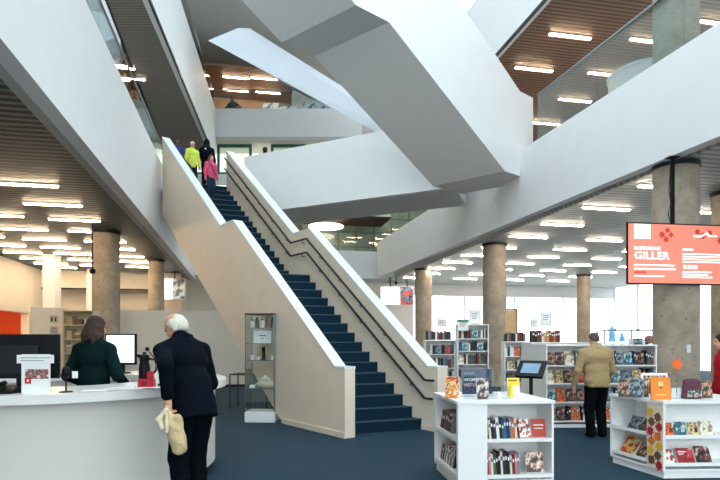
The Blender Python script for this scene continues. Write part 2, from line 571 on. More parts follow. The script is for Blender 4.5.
c_big = column('thick round concrete column behind the hanging orange screen', GX(676, 10.1), 10.1, .375)
MB().rbox(-.035, .035, -.40, -.37, 1.28, 1.42, .01).build('wall_socket', m_white, c_big)
column('round concrete column behind the far bookshelves, middle of hall', GX(494.5, 18.4), 18.4, .375)
column('round concrete column beside the twin hanging screens, far right hall', GX(423.5, 24.9), 24.9, .375)
column('slim far concrete column in front of the bright windows', GX(583.5, 27.2), 27.2, .32)
column('concrete column at the right picture edge beside person in red', 7.9, 12., .375)
column('round concrete column behind the woman at the desk', GX(106, 16.3), 16.3, .375)
column('round concrete column farther back, left of the old man', GX(156.3, 22.1), 22.1, .30)
column('concrete column on the upper level behind glass, top right', GX(676, 10.1), 10.1, .375, FLOOR2, 9.85)
for (px, d, w, lab) in ((52, 20.8, .44, 'white square post rising behind the left partition'), (91.5, 25.0, .30, 'thin white square post just left of the round column')):
    x = GX(px, d)
    t = thing('white_post', lab, 'post', (x, d, 0))
    MB().box(-w / 2, w / 2, -w / 2, w / 2, 0, SOF - .002).build('shaft', m_white, t)
    MB().box(-w / 2 - .03, w / 2 + .03, -w / 2 - .03, w / 2 + .03, 0, .1).build('plinth', m_soffit_d, t)


# ---- ceiling lights: one built, the rest copied
def make_light(m):
    t = bpy.data.objects.new('ceiling_light', None); COL.objects.link(t); t.rotation_euler = (0, 0, BETA)
    MB().box(-.63, .63, -.065, .065, -.03, -.002).build('housing', m_white, t)
    MB().rbox(-.61, .61, -.038, .038, -.055, -.031, .02).build('diffuser', m, t)
    return t


LW, LR = make_light(m_lamp), None
used = {'w': False, 'r': False}
LR = make_light(m_lamp_w)


def place_light(kind, loc, label, group, s=1.):
    src = LW if kind == 'w' else LR
    if used[kind]:
        o = copy_tree(src)
    else:
        o = src; used[kind] = True
    o.location = loc; o.scale = (s, s, s)
    tag(o, label, 'ceiling light', group)


GL = 'strip lights on the left slatted ceiling'
for ci, (X, ys_) in enumerate(((-4.3, (12.4, 14.1, 15.8, 17.4, 19.1, 20.6, 22.3, 23.8, 25.4)), (-6.05, (15.6, 17.4, 19.05, 20.6, 22.0, 23.6, 25.2)), (-7.7, (18.8, 20.5, 22.0, 23.5, 25.0, 26.3)))):
    for j, Y in enumerate(ys_):
        place_light('w', W(X, Y, SOF), '%s strip light from the front in the %s row of the left ceiling' % (ORD[j + 1], ('right', 'middle', 'left')[ci]), GL)
GR = 'strip lights on the right slatted ceiling'
for ci, (X, ys_) in enumerate(((8.4, (10.0, 11.9, 13.8, 15.65, 17.65, 19.5, 21.4, 23.3, 25.2, 27.1)), (11.0, (11.75, 13.8, 15.7, 17.6, 19.35, 21.2, 23.1, 25., 27.)), (13.6, (15.7, 17.5, 19.3, 21.2, 23.1, 25., 27.)), (16.2, (19.4, 21.2, 23.1, 25., 27.)))):
    for j, Y in enumerate(ys_):
        place_light('r', W(X, Y, SOF), '%s strip light from the front in the %s row of the right ceiling' % (ORD[j + 1], ('first', 'second', 'third', 'fourth')[ci]), GR)
for i, (u, v, lab) in enumerate(((570, 37, 'strip light on the brown upper ceiling, second nearest of the left line'), (534, 70, 'strip light on the brown upper ceiling beside the white stair'),
                            (650, 42, 'strip light on the brown upper ceiling just left of the column'), (606, 75, 'strip light on the brown upper ceiling above the curved white counter'),
                            (575, 101, 'strip light seen through the upper glass, left of the curved counter'), (545, 124, 'lowest strip light seen through the upper glass at its left end'), (702, 22, 'strip light behind the upper column at top right'))):
    d = F * (9.80 - HC) / (CY - v)
    place_light('w', (GX(u, d), d, 9.85), lab, 'strip lights on the brown upper right ceiling')
for u, v, lab in ((236, 78, 'upper of two long lights on the far third floor ceiling'), (236, 91, 'lower left long light on the far third floor ceiling'), (268, 93, 'lower right long light on the far third floor ceiling'), (264, 79, 'short light on the far third floor ceiling, right of centre')):
    d = F * (14.15 - HC) / (CY - v)
    place_light('w', (GX(u, d), d, 14.2), lab, 'lights on the far third floor ceiling')
for u, v, lab in ((122, 69, 'higher small light on the brown ceiling strip, upper left'), (133, 80, 'lower small light on the brown ceiling strip, upper left')):
    d = F * (9.80 - HC) / (CY - v)
    place_light('w', (GX(u, d), d, 9.85), lab, 'lights on the left upper bridge', .6)
for u, v, lab in ((316, 223, 'large round ceiling lamp on the far second floor'),):
    d = 29.2
    t = thing('round_ceiling_lamp', lab, 'ceiling light', (GX(u + 10, d), d, 7.745))
    MB().lathe([(.05, -.06), (.05, 0)], n=8).build('stem', m_dkmetal, t)
    MB().lathe([(.75, -.44), (.9, -.40), (.9, -.34), (.75, -.30)], n=32).build('diffuser', mat('lit_diffuser_soft', '#fff2dc', .5, emit=2.2, ecol='#ffeccc', var=0), t, smooth=True)
    MB().lathe([(.02, -.30), (.02, -.06)], n=8).build('rod', m_dkmetal, t)

place_light('w', W(XL - 1.3, 24.7, 2.9), 'added unseen strip light inside the orange room at the far left', 'added light in the orange room', 1.4)  # lamp out of view, added to brighten the orange walls
# ================================================================== main staircase
O_ = Vector((1.036, 9.466, 0)); AX = Vector((-.5936, .8048, 0)); PX = Vector((-.8048, -.5936, 0))
RIS, RUN, LAND, WST, SKW = .1826, .239, .93, 1.356, .27
NF = 16                                         # risers per flight


def S(s, w, z):
    return O_ + AX * s + PX * w + Vector((0, 0, z))


st = thing('staircase', 'main staircase of dark blue carpeted steps between pale solid parapets', 'staircase', O_ + AX * 4)


def slab(s0, s1, z0, z1, nm, m, nose=True):
    mb = MB()
    w0, w1 = .004, WST - .004
    p = [S(s0 + SKW * w0, w0, 0), S(s1 + SKW * w0, w0, 0), S(s1 + SKW * w1, w1, 0), S(s0 + SKW * w1, w1, 0)]
    mb.hexa([q + Vector((0, 0, z0)) for q in p], [q + Vector((0, 0, z1)) for q in p])
    o = mb.build(nm, m, st, True)
    if nose:
        mb = MB()
        p = [S(s0 - .006 + SKW * w0, w0, 0), S(s0 + .03 + SKW * w0, w0, 0), S(s0 + .03 + SKW * w1, w1, 0), S(s0 - .006 + SKW * w1, w1, 0)]
        mb.hexa([q + Vector((0, 0, z1 - .012)) for q in p], [q + Vector((0, 0, z1 + .004)) for q in p])
        mb.build('nosing', m_nosing, o, True)
    return o


def s_nose(n):                                  # n = 1.. riser number, right-hand side
    return (n - 1) * RUN if n <= NF else (NF - 1) * RUN + LAND + (n - NF - 1) * RUN


for n in range(1, 2 * NF + 1):
    z1 = n * RIS
    s0 = s_nose(n)
    if n == NF:
        slab(s0, s0 + LAND, z1 - .3, z1, 'landing', m_step)
    elif n == 2 * NF:
        slab(s0, s0 + 1.2, z1 - .3, z1, 'landing', m_step)
    else:
        slab(s0, s0 + RUN, max(0, z1 - .32), z1, 'step', m_step)


def under(s):
    return max(0., .72 * (s - 2.0))


def wall_part(nm, prof, w0, w1, m):
    """prof: (s,z) outline"""
    mb = MB()
    mb.hexa([S(s, w0, z) for s, z in prof], [S(s, w1, z) for s, z in prof])
    return mb.build(nm, m, st, True)


S_END = 8.95
zl = lambda s: .1826 + .764 * (s - .366) + .93
zl2 = lambda s: 3.104 + .93 + .764 * (s - 4.881)
topL = [(.036, 1.06), (.30, 1.06), (4.145, zl(4.145)), (4.837, zl2(4.837)), (S_END, zl2(S_END))]
botL = [(S_END, under(S_END)), (2.0, 0), (.036, 0)]
wall_part('parapet', topL + botL, WST, WST + .19, m_cream)
zr = lambda s: .1826 + .97 + .764 * s
zr2 = lambda s: 4.07 + .764 * (s - 4.515)
S_ENDR = 8.15
topR = [(-.38, 1.04), (-.147, 1.04), (3.62, zr(3.62)), (4.32, zr2(4.32)), (S_ENDR, zr2(S_ENDR))]
botR = [(S_ENDR, under(S_ENDR)), (2.0, 0), (-.38, 0)]
wall_part('parapet', topR + botR, -.22, 0, m_cream)
# white caps following the parapet tops
for top, w0, w1 in ((topL, WST - .01, WST + .20), (topR, -.23, .01)):
    prof = [(s, z + .001) for s, z in top] + [(s, z + .035) for s, z in reversed(top)]
    wall_part('parapet_cap', prof, w0, w1, m_cap)
# plinth strips at the foot
wall_part('skirting', [(.026, 0), (2.0, 0), (2.05, .09), (.026, .09)], WST + .191, WST + .205, m_cream)
wall_part('skirting', [(-.39, .001), (.3, .001), (.3, .09), (-.39, .09)], .001, .012, m_cream)
# soffit between the parapets
wall_part('soffit', [(2.3, under(2.3) - .0), (8.95, under(8.95)), (8.95, under(8.95) + .08), (2.3, under(2.3) + .08)], .003, WST - .003, m_soffit)
# hand rails on the right parapet (two), one on the left
def rail(drop, w, top, e0, e1):
    pts = []
    for i, (s, z) in enumerate(top):
        pts.append((s, z - drop))
    pts[0] = (pts[0][0] + e0, pts[0][1]); pts[-1] = (pts[-1][0] - e1, pts[-1][1])
    path = [S(s, w, z) for s, z in pts]
    o = MB().tube([path[0] + Vector((0, 0, -.0))] + path[1:], .022, 10).build('handrail', m_dkmetal, st, True, True)
    # brackets
    sgn = 1 if w < .5 else -1
    for k in range(12):
        s = .2 + .72 * k
        for i in range(len(pts) - 1):
            if pts[i][0] <= s <= pts[i + 1][0]:
                z = pts[i][1] + (pts[i + 1][1] - pts[i][1]) * (s - pts[i][0]) / (pts[i + 1][0] - pts[i][0])
                MB().tube([S(s, w, z - .02), S(s, w, z - .07), S(s, w - sgn * .07, z - .07)], .009, 6).build('bracket', m_dkmetal, o, True, True)
    return o


rail(.20, .075, topR, .02, .05)
rail(.50, .075, topR, .05, .05)
rail(.20, WST - .075, topL, .1, .3)

# ================================================================== high staircase crossing the atrium (top right)
hs = thing('upper_staircase', 'large white sided staircase with grey zigzag underside crossing the top right', 'staircase', (.6, 11.4, 7.95))
T0 = Vector((3.62, 14.08, 0)); U = Vector((-.754, -.657, 0)); WV = Vector((-1.62, 1.37, 0))
SL = .556


def Cp(t, w, z):
    return T0 + U * t + WV * w + Vector((0, 0, z))


bot = [(-1.27, 5.72), (0, 5.72), (4.02, 7.95), (4.91, 7.95), (9.5, 7.95 + 4.59 * SL)]
top = [(-1.27, 7.90), (-.66, 7.90), (4.0, 7.90 + 4.66 * SL), (4.9, 7.90 + 4.66 * SL + .1), (9.5, 7.90 + 4.66 * SL + .1 + 4.6 * SL)]
wn = WV.normalized()


def c_panel(off0, off1, nm, m):
    prof = bot + top[::-1]
    a = [Cp(t, 0, z) + wn * off0 for t, z in prof]
    b = [Cp(t, 0, z) + wn * off1 for t, z in prof]
    return MB().hexa(a, b).build(nm, m, hs, True)


c_panel(0, .16, 'near_stringer', m_white)
L_ = WV.length
c_panel(L_ - .16, L_, 'far_stringer', m_white)
for i in range(len(bot) - 1):
    (t0, z0), (t1, z1) = bot[i], bot[i + 1]
    p = [Cp(t0, 0, z0) + wn * .002, Cp(t1, 0, z1) + wn * .002, Cp(t1, 1, z1) - wn * .002, Cp(t0, 1, z0) - wn * .002]
    e = Vector((0, 0, .004))
    MB().hexa([q - e for q in p], [q + Vector((0, 0, .10)) for q in p]).build('soffit', m_soffit, hs, True)
# steps inside it
n = 0
for i in (1, 3):
    (t0, z0), (t1, z1) = bot[i], bot[i + 1]
    k = int(round((z1 - z0) / .18))
    for j in range(k):
        ta, tb = t0 + (t1 - t0) * j / k, t0 + (t1 - t0) * (j + 1) / k
        zz = z0 + (z1 - z0) * (j + 1) / k + .35
        a = [Cp(t, 0, 0) + wn * .17 for t in (ta, tb)] + [Cp(t, 1, 0) - wn * .17 for t in (tb, ta)]
        MB().hexa([q + Vector((0, 0, zz - .18)) for q in a], [q + Vector((0, 0, zz)) for q in a]).build('step', m_step, hs, True)

# ================================================================== thin far staircase beam (behind, upper middle)
fs = thing('far_staircase', 'slender pale blue white stair flank slanting down behind the large upper staircase', 'staircase', V(290, 70, 21))
ds = lambda px: 19.0 + (px - 208) / 175 * 5.0
P2 = [(208, 40.5), (238, 28), (372, 111), (384, 128), (384, 136)]
back = Vector((.3, .6, .32))
MB().extr([V(px, py, ds(px)) for px, py in P2], back).build('flank', mat('pale_blue_grey_paint', '#c8ced6', .6, var=.02), fs, True)
P3 = [(276, 80), (300, 80.5), (326, 101), (312, 99)]
MB().extr([V(px, py + .6, ds(px) + .15) for px, py in P3], back * .9).build('landing_soffit', m_soffit_d, fs, True)

# ================================================================== bridge on the second level
br = thing('footbridge', 'white sided bridge with grey underside linking the main stairs to the right balcony', 'bridge', (-.2, 17.2, 5.72))
n0, n1 = Vector((2.62, 15.56, 0)), Vector((-3.9, 18.95, 0))
f0, f1 = Vector((3.35, 17.7, 0)), Vector((-3.0, 20.9, 0))
Z = lambda p, z: Vector((p.x, p.y, z))
bd = (f0 - n0).normalized() * .16
ux = (n1 - n0).normalized()
MB().hexa([Z(n0, 5.72), Z(n1, 5.72), Z(n1 + bd, 5.72), Z(n0 + bd, 5.72)], [Z(n0, 7.65), Z(n1, 7.65), Z(n1 + bd, 7.65), Z(n0 + bd, 7.65)]).build('parapet', m_white, br, True)
MB().hexa([Z(f0 - bd, 5.72), Z(f1 - bd, 5.72), Z(f1, 5.72), Z(f0, 5.72)], [Z(f0 - bd, 7.5), Z(f1 - bd, 7.5), Z(f1, 7.5), Z(f0, 7.5)]).build('parapet', m_white, br, True)
MB().hexa([Z(n0 + bd * 1.01, 5.71), Z(n1 + bd * 1.01, 5.71), Z(f1 - bd * 1.01, 5.71), Z(f0 - bd * 1.01, 5.71)],
          [Z(n0 + bd * 1.01, 6.0), Z(n1 + bd * 1.01, 6.0), Z(f1 - bd * 1.01, 6.0), Z(f0 - bd * 1.01, 6.0)]).build('soffit', m_soffit, br, True)
MB().hexa([Z(n0 + bd * 1.01, 6.001), Z(n1 + bd * 1.01, 6.001), Z(f1 - bd * 1.01, 6.001), Z(f0 - bd * 1.01, 6.001)],
          [Z(n0 + bd * 1.01, 6.3), Z(n1 + bd * 1.01, 6.3), Z(f1 - bd * 1.01, 6.3), Z(f0 - bd * 1.01, 6.3)]).build('deck', m_carpet, br, True)
# landing slab at the head of the stairs
p = [S(8.1 + 1.22, -.25, 0), S(8.1 + 1.22 + SKW * 1.4, 1.6, 0), Vector((-6.4, 19.6, 0)), Vector((-4.2, 20.2, 0))]
struct(MB().hexa([Z(q, 5.55) for q in p], [Z(q, FLOOR2) for q in p]).build('floor_landing', m_soffit_d))
# ================================================================== people: smooth surfaces grown from a posed skeleton
def field_mesh(prims, vox, k=.03, pad=.05, cuts=(), wr=0.):
    """prims: ('c', a, b, ra, rb) tapered limb, ('e', centre, radii, Matrix3 or None) ellipsoid; smooth union, surface nets"""
    lo = np.array([1e9] * 3); hi = -lo
    bb = []
    for p in prims:
        if p[0] == 'c':
            a, b = np.array(p[1]), np.array(p[2]); r = max(p[3], p[4])
            l, h = np.minimum(a, b) - r, np.maximum(a, b) + r
        else:
            c = np.array(p[1]); r = max(p[2]); l, h = c - r, c + r
        bb.append((l, h)); lo = np.minimum(lo, l); hi = np.maximum(hi, h)
    lo -= pad; hi += pad
    n = np.ceil((hi - lo) / vox).astype(int) + 1
    ax = [lo[i] + vox * np.arange(n[i]) for i in range(3)]
    Fd = np.full(n, .2)
    band = k + 3 * vox
    for p, (l, h) in zip(prims, bb):
        i0 = np.maximum(((l - band - lo) / vox).astype(int), 0); i1 = np.minimum(((h + band - lo) / vox).astype(int) + 2, n)
        sl = tuple(slice(i0[i], i1[i]) for i in range(3))
        X, Y, Z_ = np.meshgrid(*[ax[i][sl[i]] for i in range(3)], indexing='ij')
        if p[0] == 'c':
            a, b = np.array(p[1], float), np.array(p[2], float); d = b - a; L2 = max((d * d).sum(), 1e-9)
            t = np.clip(((X - a[0]) * d[0] + (Y - a[1]) * d[1] + (Z_ - a[2]) * d[2]) / L2, 0, 1)
            D = np.sqrt((X - a[0] - t * d[0]) ** 2 + (Y - a[1] - t * d[1]) ** 2 + (Z_ - a[2] - t * d[2]) ** 2) - (p[3] + t * (p[4] - p[3]))
        else:
            c, r = np.array(p[1], float), np.array(p[2], float)
            q = np.stack([X - c[0], Y - c[1], Z_ - c[2]], -1)
            if p[3] is not None:
                q = q @ np.array(p[3])
            m = np.sqrt(((q / r) ** 2).sum(-1)); g = np.sqrt(((q / r ** 2) ** 2).sum(-1)) + 1e-9
            D = m * (m - 1) / g
        kk = p[4] if p[0] == 'e' and len(p) > 4 else (p[5] if p[0] == 'c' and len(p) > 5 else k)
        Fo = Fd[sl]
        hh = np.clip(.5 + .5 * (Fo - D) / kk, 0, 1)
        Fd[sl] = Fo * (1 - hh) + D * hh - kk * hh * (1 - hh)
    X, Y, Z_ = np.meshgrid(*ax, indexing='ij')
    if wr:
        Fd = Fd + wr * np.sin(X * 31 + Z_ * 23 + 1.3 * np.sin(Y * 19)) * np.sin(Z_ * 37 + Y * 21)
    for nrm, off in cuts:                       # keep nrm.p <= off
        Fd = np.maximum(Fd, X * nrm[0] + Y * nrm[1] + Z_ * nrm[2] - off)
    inside = Fd < 0
    cn = n - 1
    cnt = np.zeros(cn); acc = np.zeros(tuple(cn) + (3,))
    cor = [(i, j, l) for i in (0, 1) for j in (0, 1) for l in (0, 1)]
    for c0 in cor:
        for axx in range(3):
            if c0[axx]:
                continue
            c1 = list(c0); c1[axx] = 1
            s0 = tuple(slice(c0[i], c0[i] + cn[i]) for i in range(3)); s1 = tuple(slice(c1[i], c1[i] + cn[i]) for i in range(3))
            f0, f1 = Fd[s0], Fd[s1]
            m = inside[s0] != inside[s1]
            t = np.where(m, f0 / np.where(m, f0 - f1, 1), 0)
            cnt += m
            for i in range(3):
                acc[..., i] += np.where(m, c0[i] + (t if i == axx else 0), 0)
    act = cnt > 0
    idx = np.full(cn, -1); idx[act] = np.arange(act.sum())
    g = np.argwhere(act)
    vs = lo + vox * (g + acc[act] / cnt[act][:, None])
    fs = []
    for axx in range(3):
        o1, o2 = [i for i in range(3) if i != axx]
        s0 = [slice(1, cn[i]) for i in range(3)]; s0[axx] = slice(0, n[axx] - 1)
        s1 = list(s0); s1[axx] = slice(1, n[axx])
        m = inside[tuple(s0)] != inside[tuple(s1)]
        w = np.argwhere(m); 
        if not len(w):
            continue
        off = np.array([1, 1, 1]); off[axx] = 0
        w = w + off
        e1 = np.zeros(3, int); e1[o1] = 1; e2 = np.zeros(3, int); e2[o2] = 1
        q = np.stack([idx[tuple((w - e1 - e2).T)], idx[tuple((w - e2).T)], idx[tuple(w.T)], idx[tuple((w - e1).T)]], 1)
        fs.append(q)
    fs = np.concatenate(fs)
    fs = fs[(fs >= 0).all(1)]
    mb = MB(); mb.v = [tuple(v) for v in vs]; mb.f = [tuple(int(i) for i in f) for f in fs]; mb.mi = [0] * len(mb.f)
    return mb


def ik(a, b, l1, l2, pole):
    a, b, pole = Vector(a), Vector(b), Vector(pole)
    d = b - a; L = d.length
    if L > l1 + l2 - .004:
        b = a + d.normalized() * (l1 + l2 - .004); d = b - a; L = d.length
    u = d.normalized()
    x = (l1 * l1 - l2 * l2 + L * L) / (2 * L)
    h = math.sqrt(max(0, l1 * l1 - x * x))
    p = pole - u * pole.dot(u)
    p.normalize()
    return a + u * x + p * h, b


m_skin = mat('skin_light', '#d9a283', .5, var=.06, scale=14)
m_skin_d = mat('skin_brown', '#6e4a36', .5, var=.06, scale=14)
m_shoe = mat('dark_shoe', '#1a1a1c', .5, var=.1)
m_eye = mat('eye_dark', '#20160f', .2)
m_lip = mat('lip', '#a8604f', .5)


def person(label, loc, rz, H=1.72, lean=0., top='#223', bottom='#151a22', skin=None, hair='#3a2a1e', hairkind='short', build=1.,
           lh=None, rh=None, lf=None, rf=None, look=(0, 0), vox=.012, hem=.47, bend_neck=0., jname='jacket', extras=None, curl=.5, group=None, loose=0.):
    """local frame: faces +Y, feet at z=0. lh/rh: wrist positions (x,y,z) in metres"""
    t = thing('person', label, 'person', loc, rz, group)
    s = H
    R = Matrix.Rotation(-lean, 3, 'X')           # lean forward (towards +Y)
    hip = Vector((0, 0, .52 * s))
    def up(x, y, z): return hip + R @ Vector((x * s, y * s, (z - .52) * s))
    b = build
    skin = skin or m_skin
    lf = Vector(lf) if lf else Vector((-.055 * s, .0, 0)); rf = Vector(rf) if rf else Vector((.055 * s, .0, 0))
    shl, shr = up(-.104 * b, 0, .785), up(.104 * b, 0, .785)
    hl, hr = Vector((-.052 * s, 0, .505 * s)), Vector((.052 * s, 0, .505 * s))
    al, ar = lf + Vector((0, 0, .045 * s)), rf + Vector((0, 0, .045 * s))
    kl, al = ik(hl, al, .235 * s, .232 * s, (0, 1, 0)); kr, ar = ik(hr, ar, .235 * s, .232 * s, (0, 1, 0))
    wl = Vector(lh) if lh else shl + Vector((-.05 * s, .03 * s, -.315 * s)); wr_ = Vector(rh) if rh else shr + Vector((.05 * s, .03 * s, -.315 * s))
    el, wl = ik(shl, wl, .172 * s, .150 * s, (-.5, -1, -.1)); er, wr_ = ik(shr, wr_, .172 * s, .150 * s, (.5, -1, -.1))
    nb = up(0, -.005, .835)                       # neck base
    Rn = R @ Matrix.Rotation(-bend_neck, 3, 'X')
    hc = nb + Rn @ Vector((0, .018 * s, .088 * s))
    Rh = Matrix.Rotation(look[0], 3, 'Z') @ Rn @ Matrix.Rotation(-look[1], 3, 'X')
    def hd(x, y, z): return hc + Rh @ Vector((x * s, y * s, z * s))
    RhT = [list(r) for r in Rh]                   # q @ R : rows give local coords
    Rb = [list(r) for r in R]
    # ---- hands
    hands = []
    for sgn, w, e in ((-1, wl, el), (1, wr_, er)):
        d = (w - e).normalized()
        side = Vector((0, 1, 0)) - d * d.y
        if side.length < .2: side = Vector((0, 0, 1)) - d * d.z
        side.normalize()                          # towards the thumb
        palm = d.cross(side) * sgn                # palm faces the body
        if palm.x * sgn > 0: palm = -palm
        hs_ = s
        hands.append(('c', w, w + d * .022 * hs_, .017 * hs_, .018 * hs_, .012))
        for fi, (o, ln) in enumerate(((.017, .040), (.006, .045), (-.006, .042), (-.017, .033))):
            base = w + d * .052 * hs_ + side * o * hs_
            hands.append(('c', w + d * .01 * hs_ + side * o * .6 * hs_, base, .012 * hs_, .0085 * hs_, .010))
            mid = base + (d * math.cos(curl) + palm * math.sin(curl)) * ln * .55 * hs_
            tip = mid + (d * math.cos(curl * 2.2) + palm * math.sin(curl * 2.2)) * ln * .5 * hs_
            hands.append(('c', base, mid, .0058 * hs_, .0052 * hs_, .003)); hands.append(('c', mid, tip, .0052 * hs_, .0045 * hs_, .003))
        tb = w + d * .015 * hs_ + side * .016 * hs_
        tm = tb + (d * .75 + side * .6 + palm * .3).normalized() * .026 * hs_
        hands.append(('c', tb, tm, .009 * hs_, .0068 * hs_, .006)); hands.append(('c', tm, tm + (d * .9 + side * .15 + palm * .4).normalized() * .02 * hs_, .0066 * hs_, .0054 * hs_, .004))
    # ---- body (one continuous figure)
    body = [('e', up(0, 0, .72), (.085 * s * b, .058 * s * b, .11 * s), Rb), ('e', up(0, 0, .60), (.078 * s * b, .056 * s * b, .08 * s), Rb), ('e', hip, (.085 * s * b, .060 * s * b, .07 * s), None),
            ('c', shl, up(-.02, 0, .80), .032 * s, .042 * s), ('c', shr, up(.02, 0, .80), .032 * s, .042 * s),
            ('c', nb - R @ Vector((0, 0, .02 * s)), hc, .034 * s, .031 * s)]
    for sh, e, w in ((shl, el, wl), (shr, er, wr_)):
        body += [('c', sh, e, .030 * s, .024 * s), ('c', e, w, .024 * s, .016 * s)]
    for h, k_, a in ((hl, kl, al), (hr, kr, ar)):
        body += [('c', h, k_, .050 * s, .032 * s), ('c', k_, k_.lerp(a, .35) + Vector((0, -.008 * s, 0)), .032 * s, .031 * s), ('c', k_.lerp(a, .35), a, .031 * s, .021 * s), ('c', a, a + Vector((0, .06 * s, -.028 * s)), .02 * s, .014 * s)]
    head = [('e', hd(0, -.004, .012), (.043 * s, .054 * s, .052 * s), RhT, .02), ('e', hd(0, .016, -.022), (.034 * s, .038 * s, .042 * s), RhT, .02), ('c', hd(0, .030, -.052), hd(0, .036, -.054), .012 * s, .011 * s, .02),
            ('c', hd(0, .050, .012), hd(0, .061, -.012), .005 * s, .0085 * s, .008), ('c', hd(-.02, .044, .016), hd(.02, .044, .016), .007 * s, .007 * s, .012),
            ('c', hd(-.012, .048, -.030), hd(.012, .048, -.030), .006 * s, .006 * s, .008),
            ('e', hd(-.045, -.002, -.004), (.006 * s, .012 * s, .018 * s), RhT, .006), ('e', hd(.045, -.002, -.004), (.006 * s, .012 * s, .018 * s), RhT, .006)]
    bo = field_mesh(body + head + hands, vox, .022).build('body', skin, t, smooth=True)
    for sg in (-1, 1):
        e_ = MB().ball(hd(sg * .018, .046, .006), .0065 * s, 10, 6).build('eye', m_eye, bo, smooth=True)
    MB().ball(hd(0, .0545, -.0305), .009 * s, 10, 6, (1, .3, .3)).build('mouth', m_lip, bo, smooth=True)
    # ---- clothes
    mt = mat('cloth_' + top, top, .9, var=.10, scale=18, bump=.35, bscale=24, spec=.08) if isinstance(top, str) else top
    mbm = mat('cloth_' + bottom, bottom, .9, var=.10, scale=18, bump=.3, bscale=24, spec=.08)
    g = .011 * s
    lz = hem
    jk = [('e', up(0, -.002, .735), (.100 * s * b + g, .066 * s * b + g, .105 * s), Rb), ('e', up(0, 0, .63), (.090 * s * b + g, .066 * s * b + g, .10 * s), Rb), ('e', up(0, 0, .53), (.092 * s * b + g, .068 * s * b + g, .085 * s), Rb),
          ('c', up(0, 0, .62), up(0, 0, hem - .02), .066 * s * b + g + loose * .5, .066 * s * b + g + loose), ('c', up(-.03, 0, .62), up(-.035, 0, hem - .02), .066 * s * b + loose * .6, .064 * s * b + loose), ('c', up(.03, 0, .62), up(.035, 0, hem - .02), .066 * s * b + loose * .6, .064 * s * b + loose),
          ('c', shl, up(-.025, -.008, .812), .034 * s + g * .4, .046 * s + g * .4), ('c', shr, up(.025, -.008, .812), .034 * s + g * .4, .046 * s + g * .4),
          ('c', up(0, -.008, .822), up(0, -.002, .852), .046 * s, .041 * s)]
    for sh, e, w in ((shl, el, wl), (shr, er, wr_)):
        jk += [('c', sh, e, .035 * s + g * .4, .032 * s + g * .3), ('c', e, w - (w - e).normalized() * .012 * s, .031 * s + g * .3, .024 * s + g * .3)]
    hb = R @ Vector((0, 0, 1))
    # hem: keep only what is above it on the trunk, sleeves kept by building them apart
    trunk = field_mesh(jk[:9] + [('c', jk[i][1], jk[i][1].lerp(jk[i][2], .5), jk[i][3], (jk[i][3] + jk[i][4]) / 2) for i in (9, 11)], vox, .03, cuts=[(tuple(-hb), -(hip.dot(hb) + (lz - .52) * s))], wr=.0022)
    slv = field_mesh(jk[9:], vox, .02, wr=.002)
    n0_ = len(trunk.v); trunk.v += slv.v; trunk.f += [tuple(i + n0_ for i in f) for f in slv.f]; trunk.mi += slv.mi
    jo = trunk.build(jname, mt, t, smooth=True)
    tr = [('e', hip + Vector((0, 0, -.0 * s)), (.086 * s * b + g * .6, .062 * s * b + g * .6, .065 * s), None)]
    for h, k_, a in ((hl, kl, al), (hr, kr, ar)):
        tr += [('c', h, k_, .056 * s + g * .4, .044 * s + g * .4), ('c', k_, a + Vector((0, -.004 * s, -.012 * s)), .044 * s + g * .4, .036 * s + g * .4)]
    field_mesh(tr, vox, .025, wr=.002).build('trousers', mbm, t, smooth=True)
    for a, f_ in ((al, lf), (ar, rf)):
        c = Vector((a.x, a.y + .03 * s, .022 * s + min(lf.z, rf.z) * 0 + f_.z))
        field_mesh([('e', c + Vector((0, .02 * s, -.002 * s)), (.026 * s, .066 * s, .024 * s), None), ('c', c + Vector((0, -.03 * s, 0)), c + Vector((0, -.025 * s, .03 * s)), .024 * s, .024 * s)], max(vox * .8, .008), .02,
                   cuts=[((0, 0, -1), -f_.z - .001)]).build('shoe', m_shoe, t, smooth=True)
    # ---- hair
    hm = mat('hair_' + hair, hair, .75, var=.18, scale=60, bump=.5, bscale=120)
    if hairkind == 'short':
        hp = [('e', hd(0, -.007, .017), (.0465 * s, .0575 * s, .054 * s), RhT, .01), ('e', hd(0, -.026, -.012), (.042 * s, .034 * s, .038 * s), RhT, .02)]
        cu = [(tuple(Rh @ Vector((0, .80, -.60))), (Rh @ Vector((0, .80, -.60))).dot(hc) + .006 * s)]
    elif hairkind == 'fringe':                    # bald crown, long white sides and back
        hp = [('c', hd(-.040, -.020, .012), hd(-.040, -.026, -.030), .016 * s, .014 * s, .02), ('c', hd(.040, -.020, .012), hd(.040, -.026, -.030), .016 * s, .014 * s, .02), ('e', hd(0, -.038, -.008), (.044 * s, .028 * s, .042 * s), RhT, .02),
              ('e', hd(0, -.040, .022), (.036 * s, .018 * s, .022 * s), RhT, .02), ('c', hd(-.044, .002, .012), hd(-.044, -.01, .0), .008 * s, .012 * s, .01), ('c', hd(.044, .002, .012), hd(.044, -.01, .0), .008 * s, .012 * s, .01)]
        cu = []
    elif hairkind == 'crop':                      # thin grey crop, bald patch on top
        hp = [('e', hd(0, -.012, .010), (.046 * s, .050 * s, .048 * s), RhT, .01), ('e', hd(0, -.026, -.014), (.041 * s, .032 * s, .034 * s), RhT, .02)]
        cu = [(tuple(Rh @ Vector((0, .75, -.66))), (Rh @ Vector((0, .75, -.66))).dot(hc) + .004 * s)]
    else:                                         # long, wavy to the shoulders
        hp = [('e', hd(0, -.010, .016), (.050 * s, .060 * s, .057 * s), RhT, .01)]
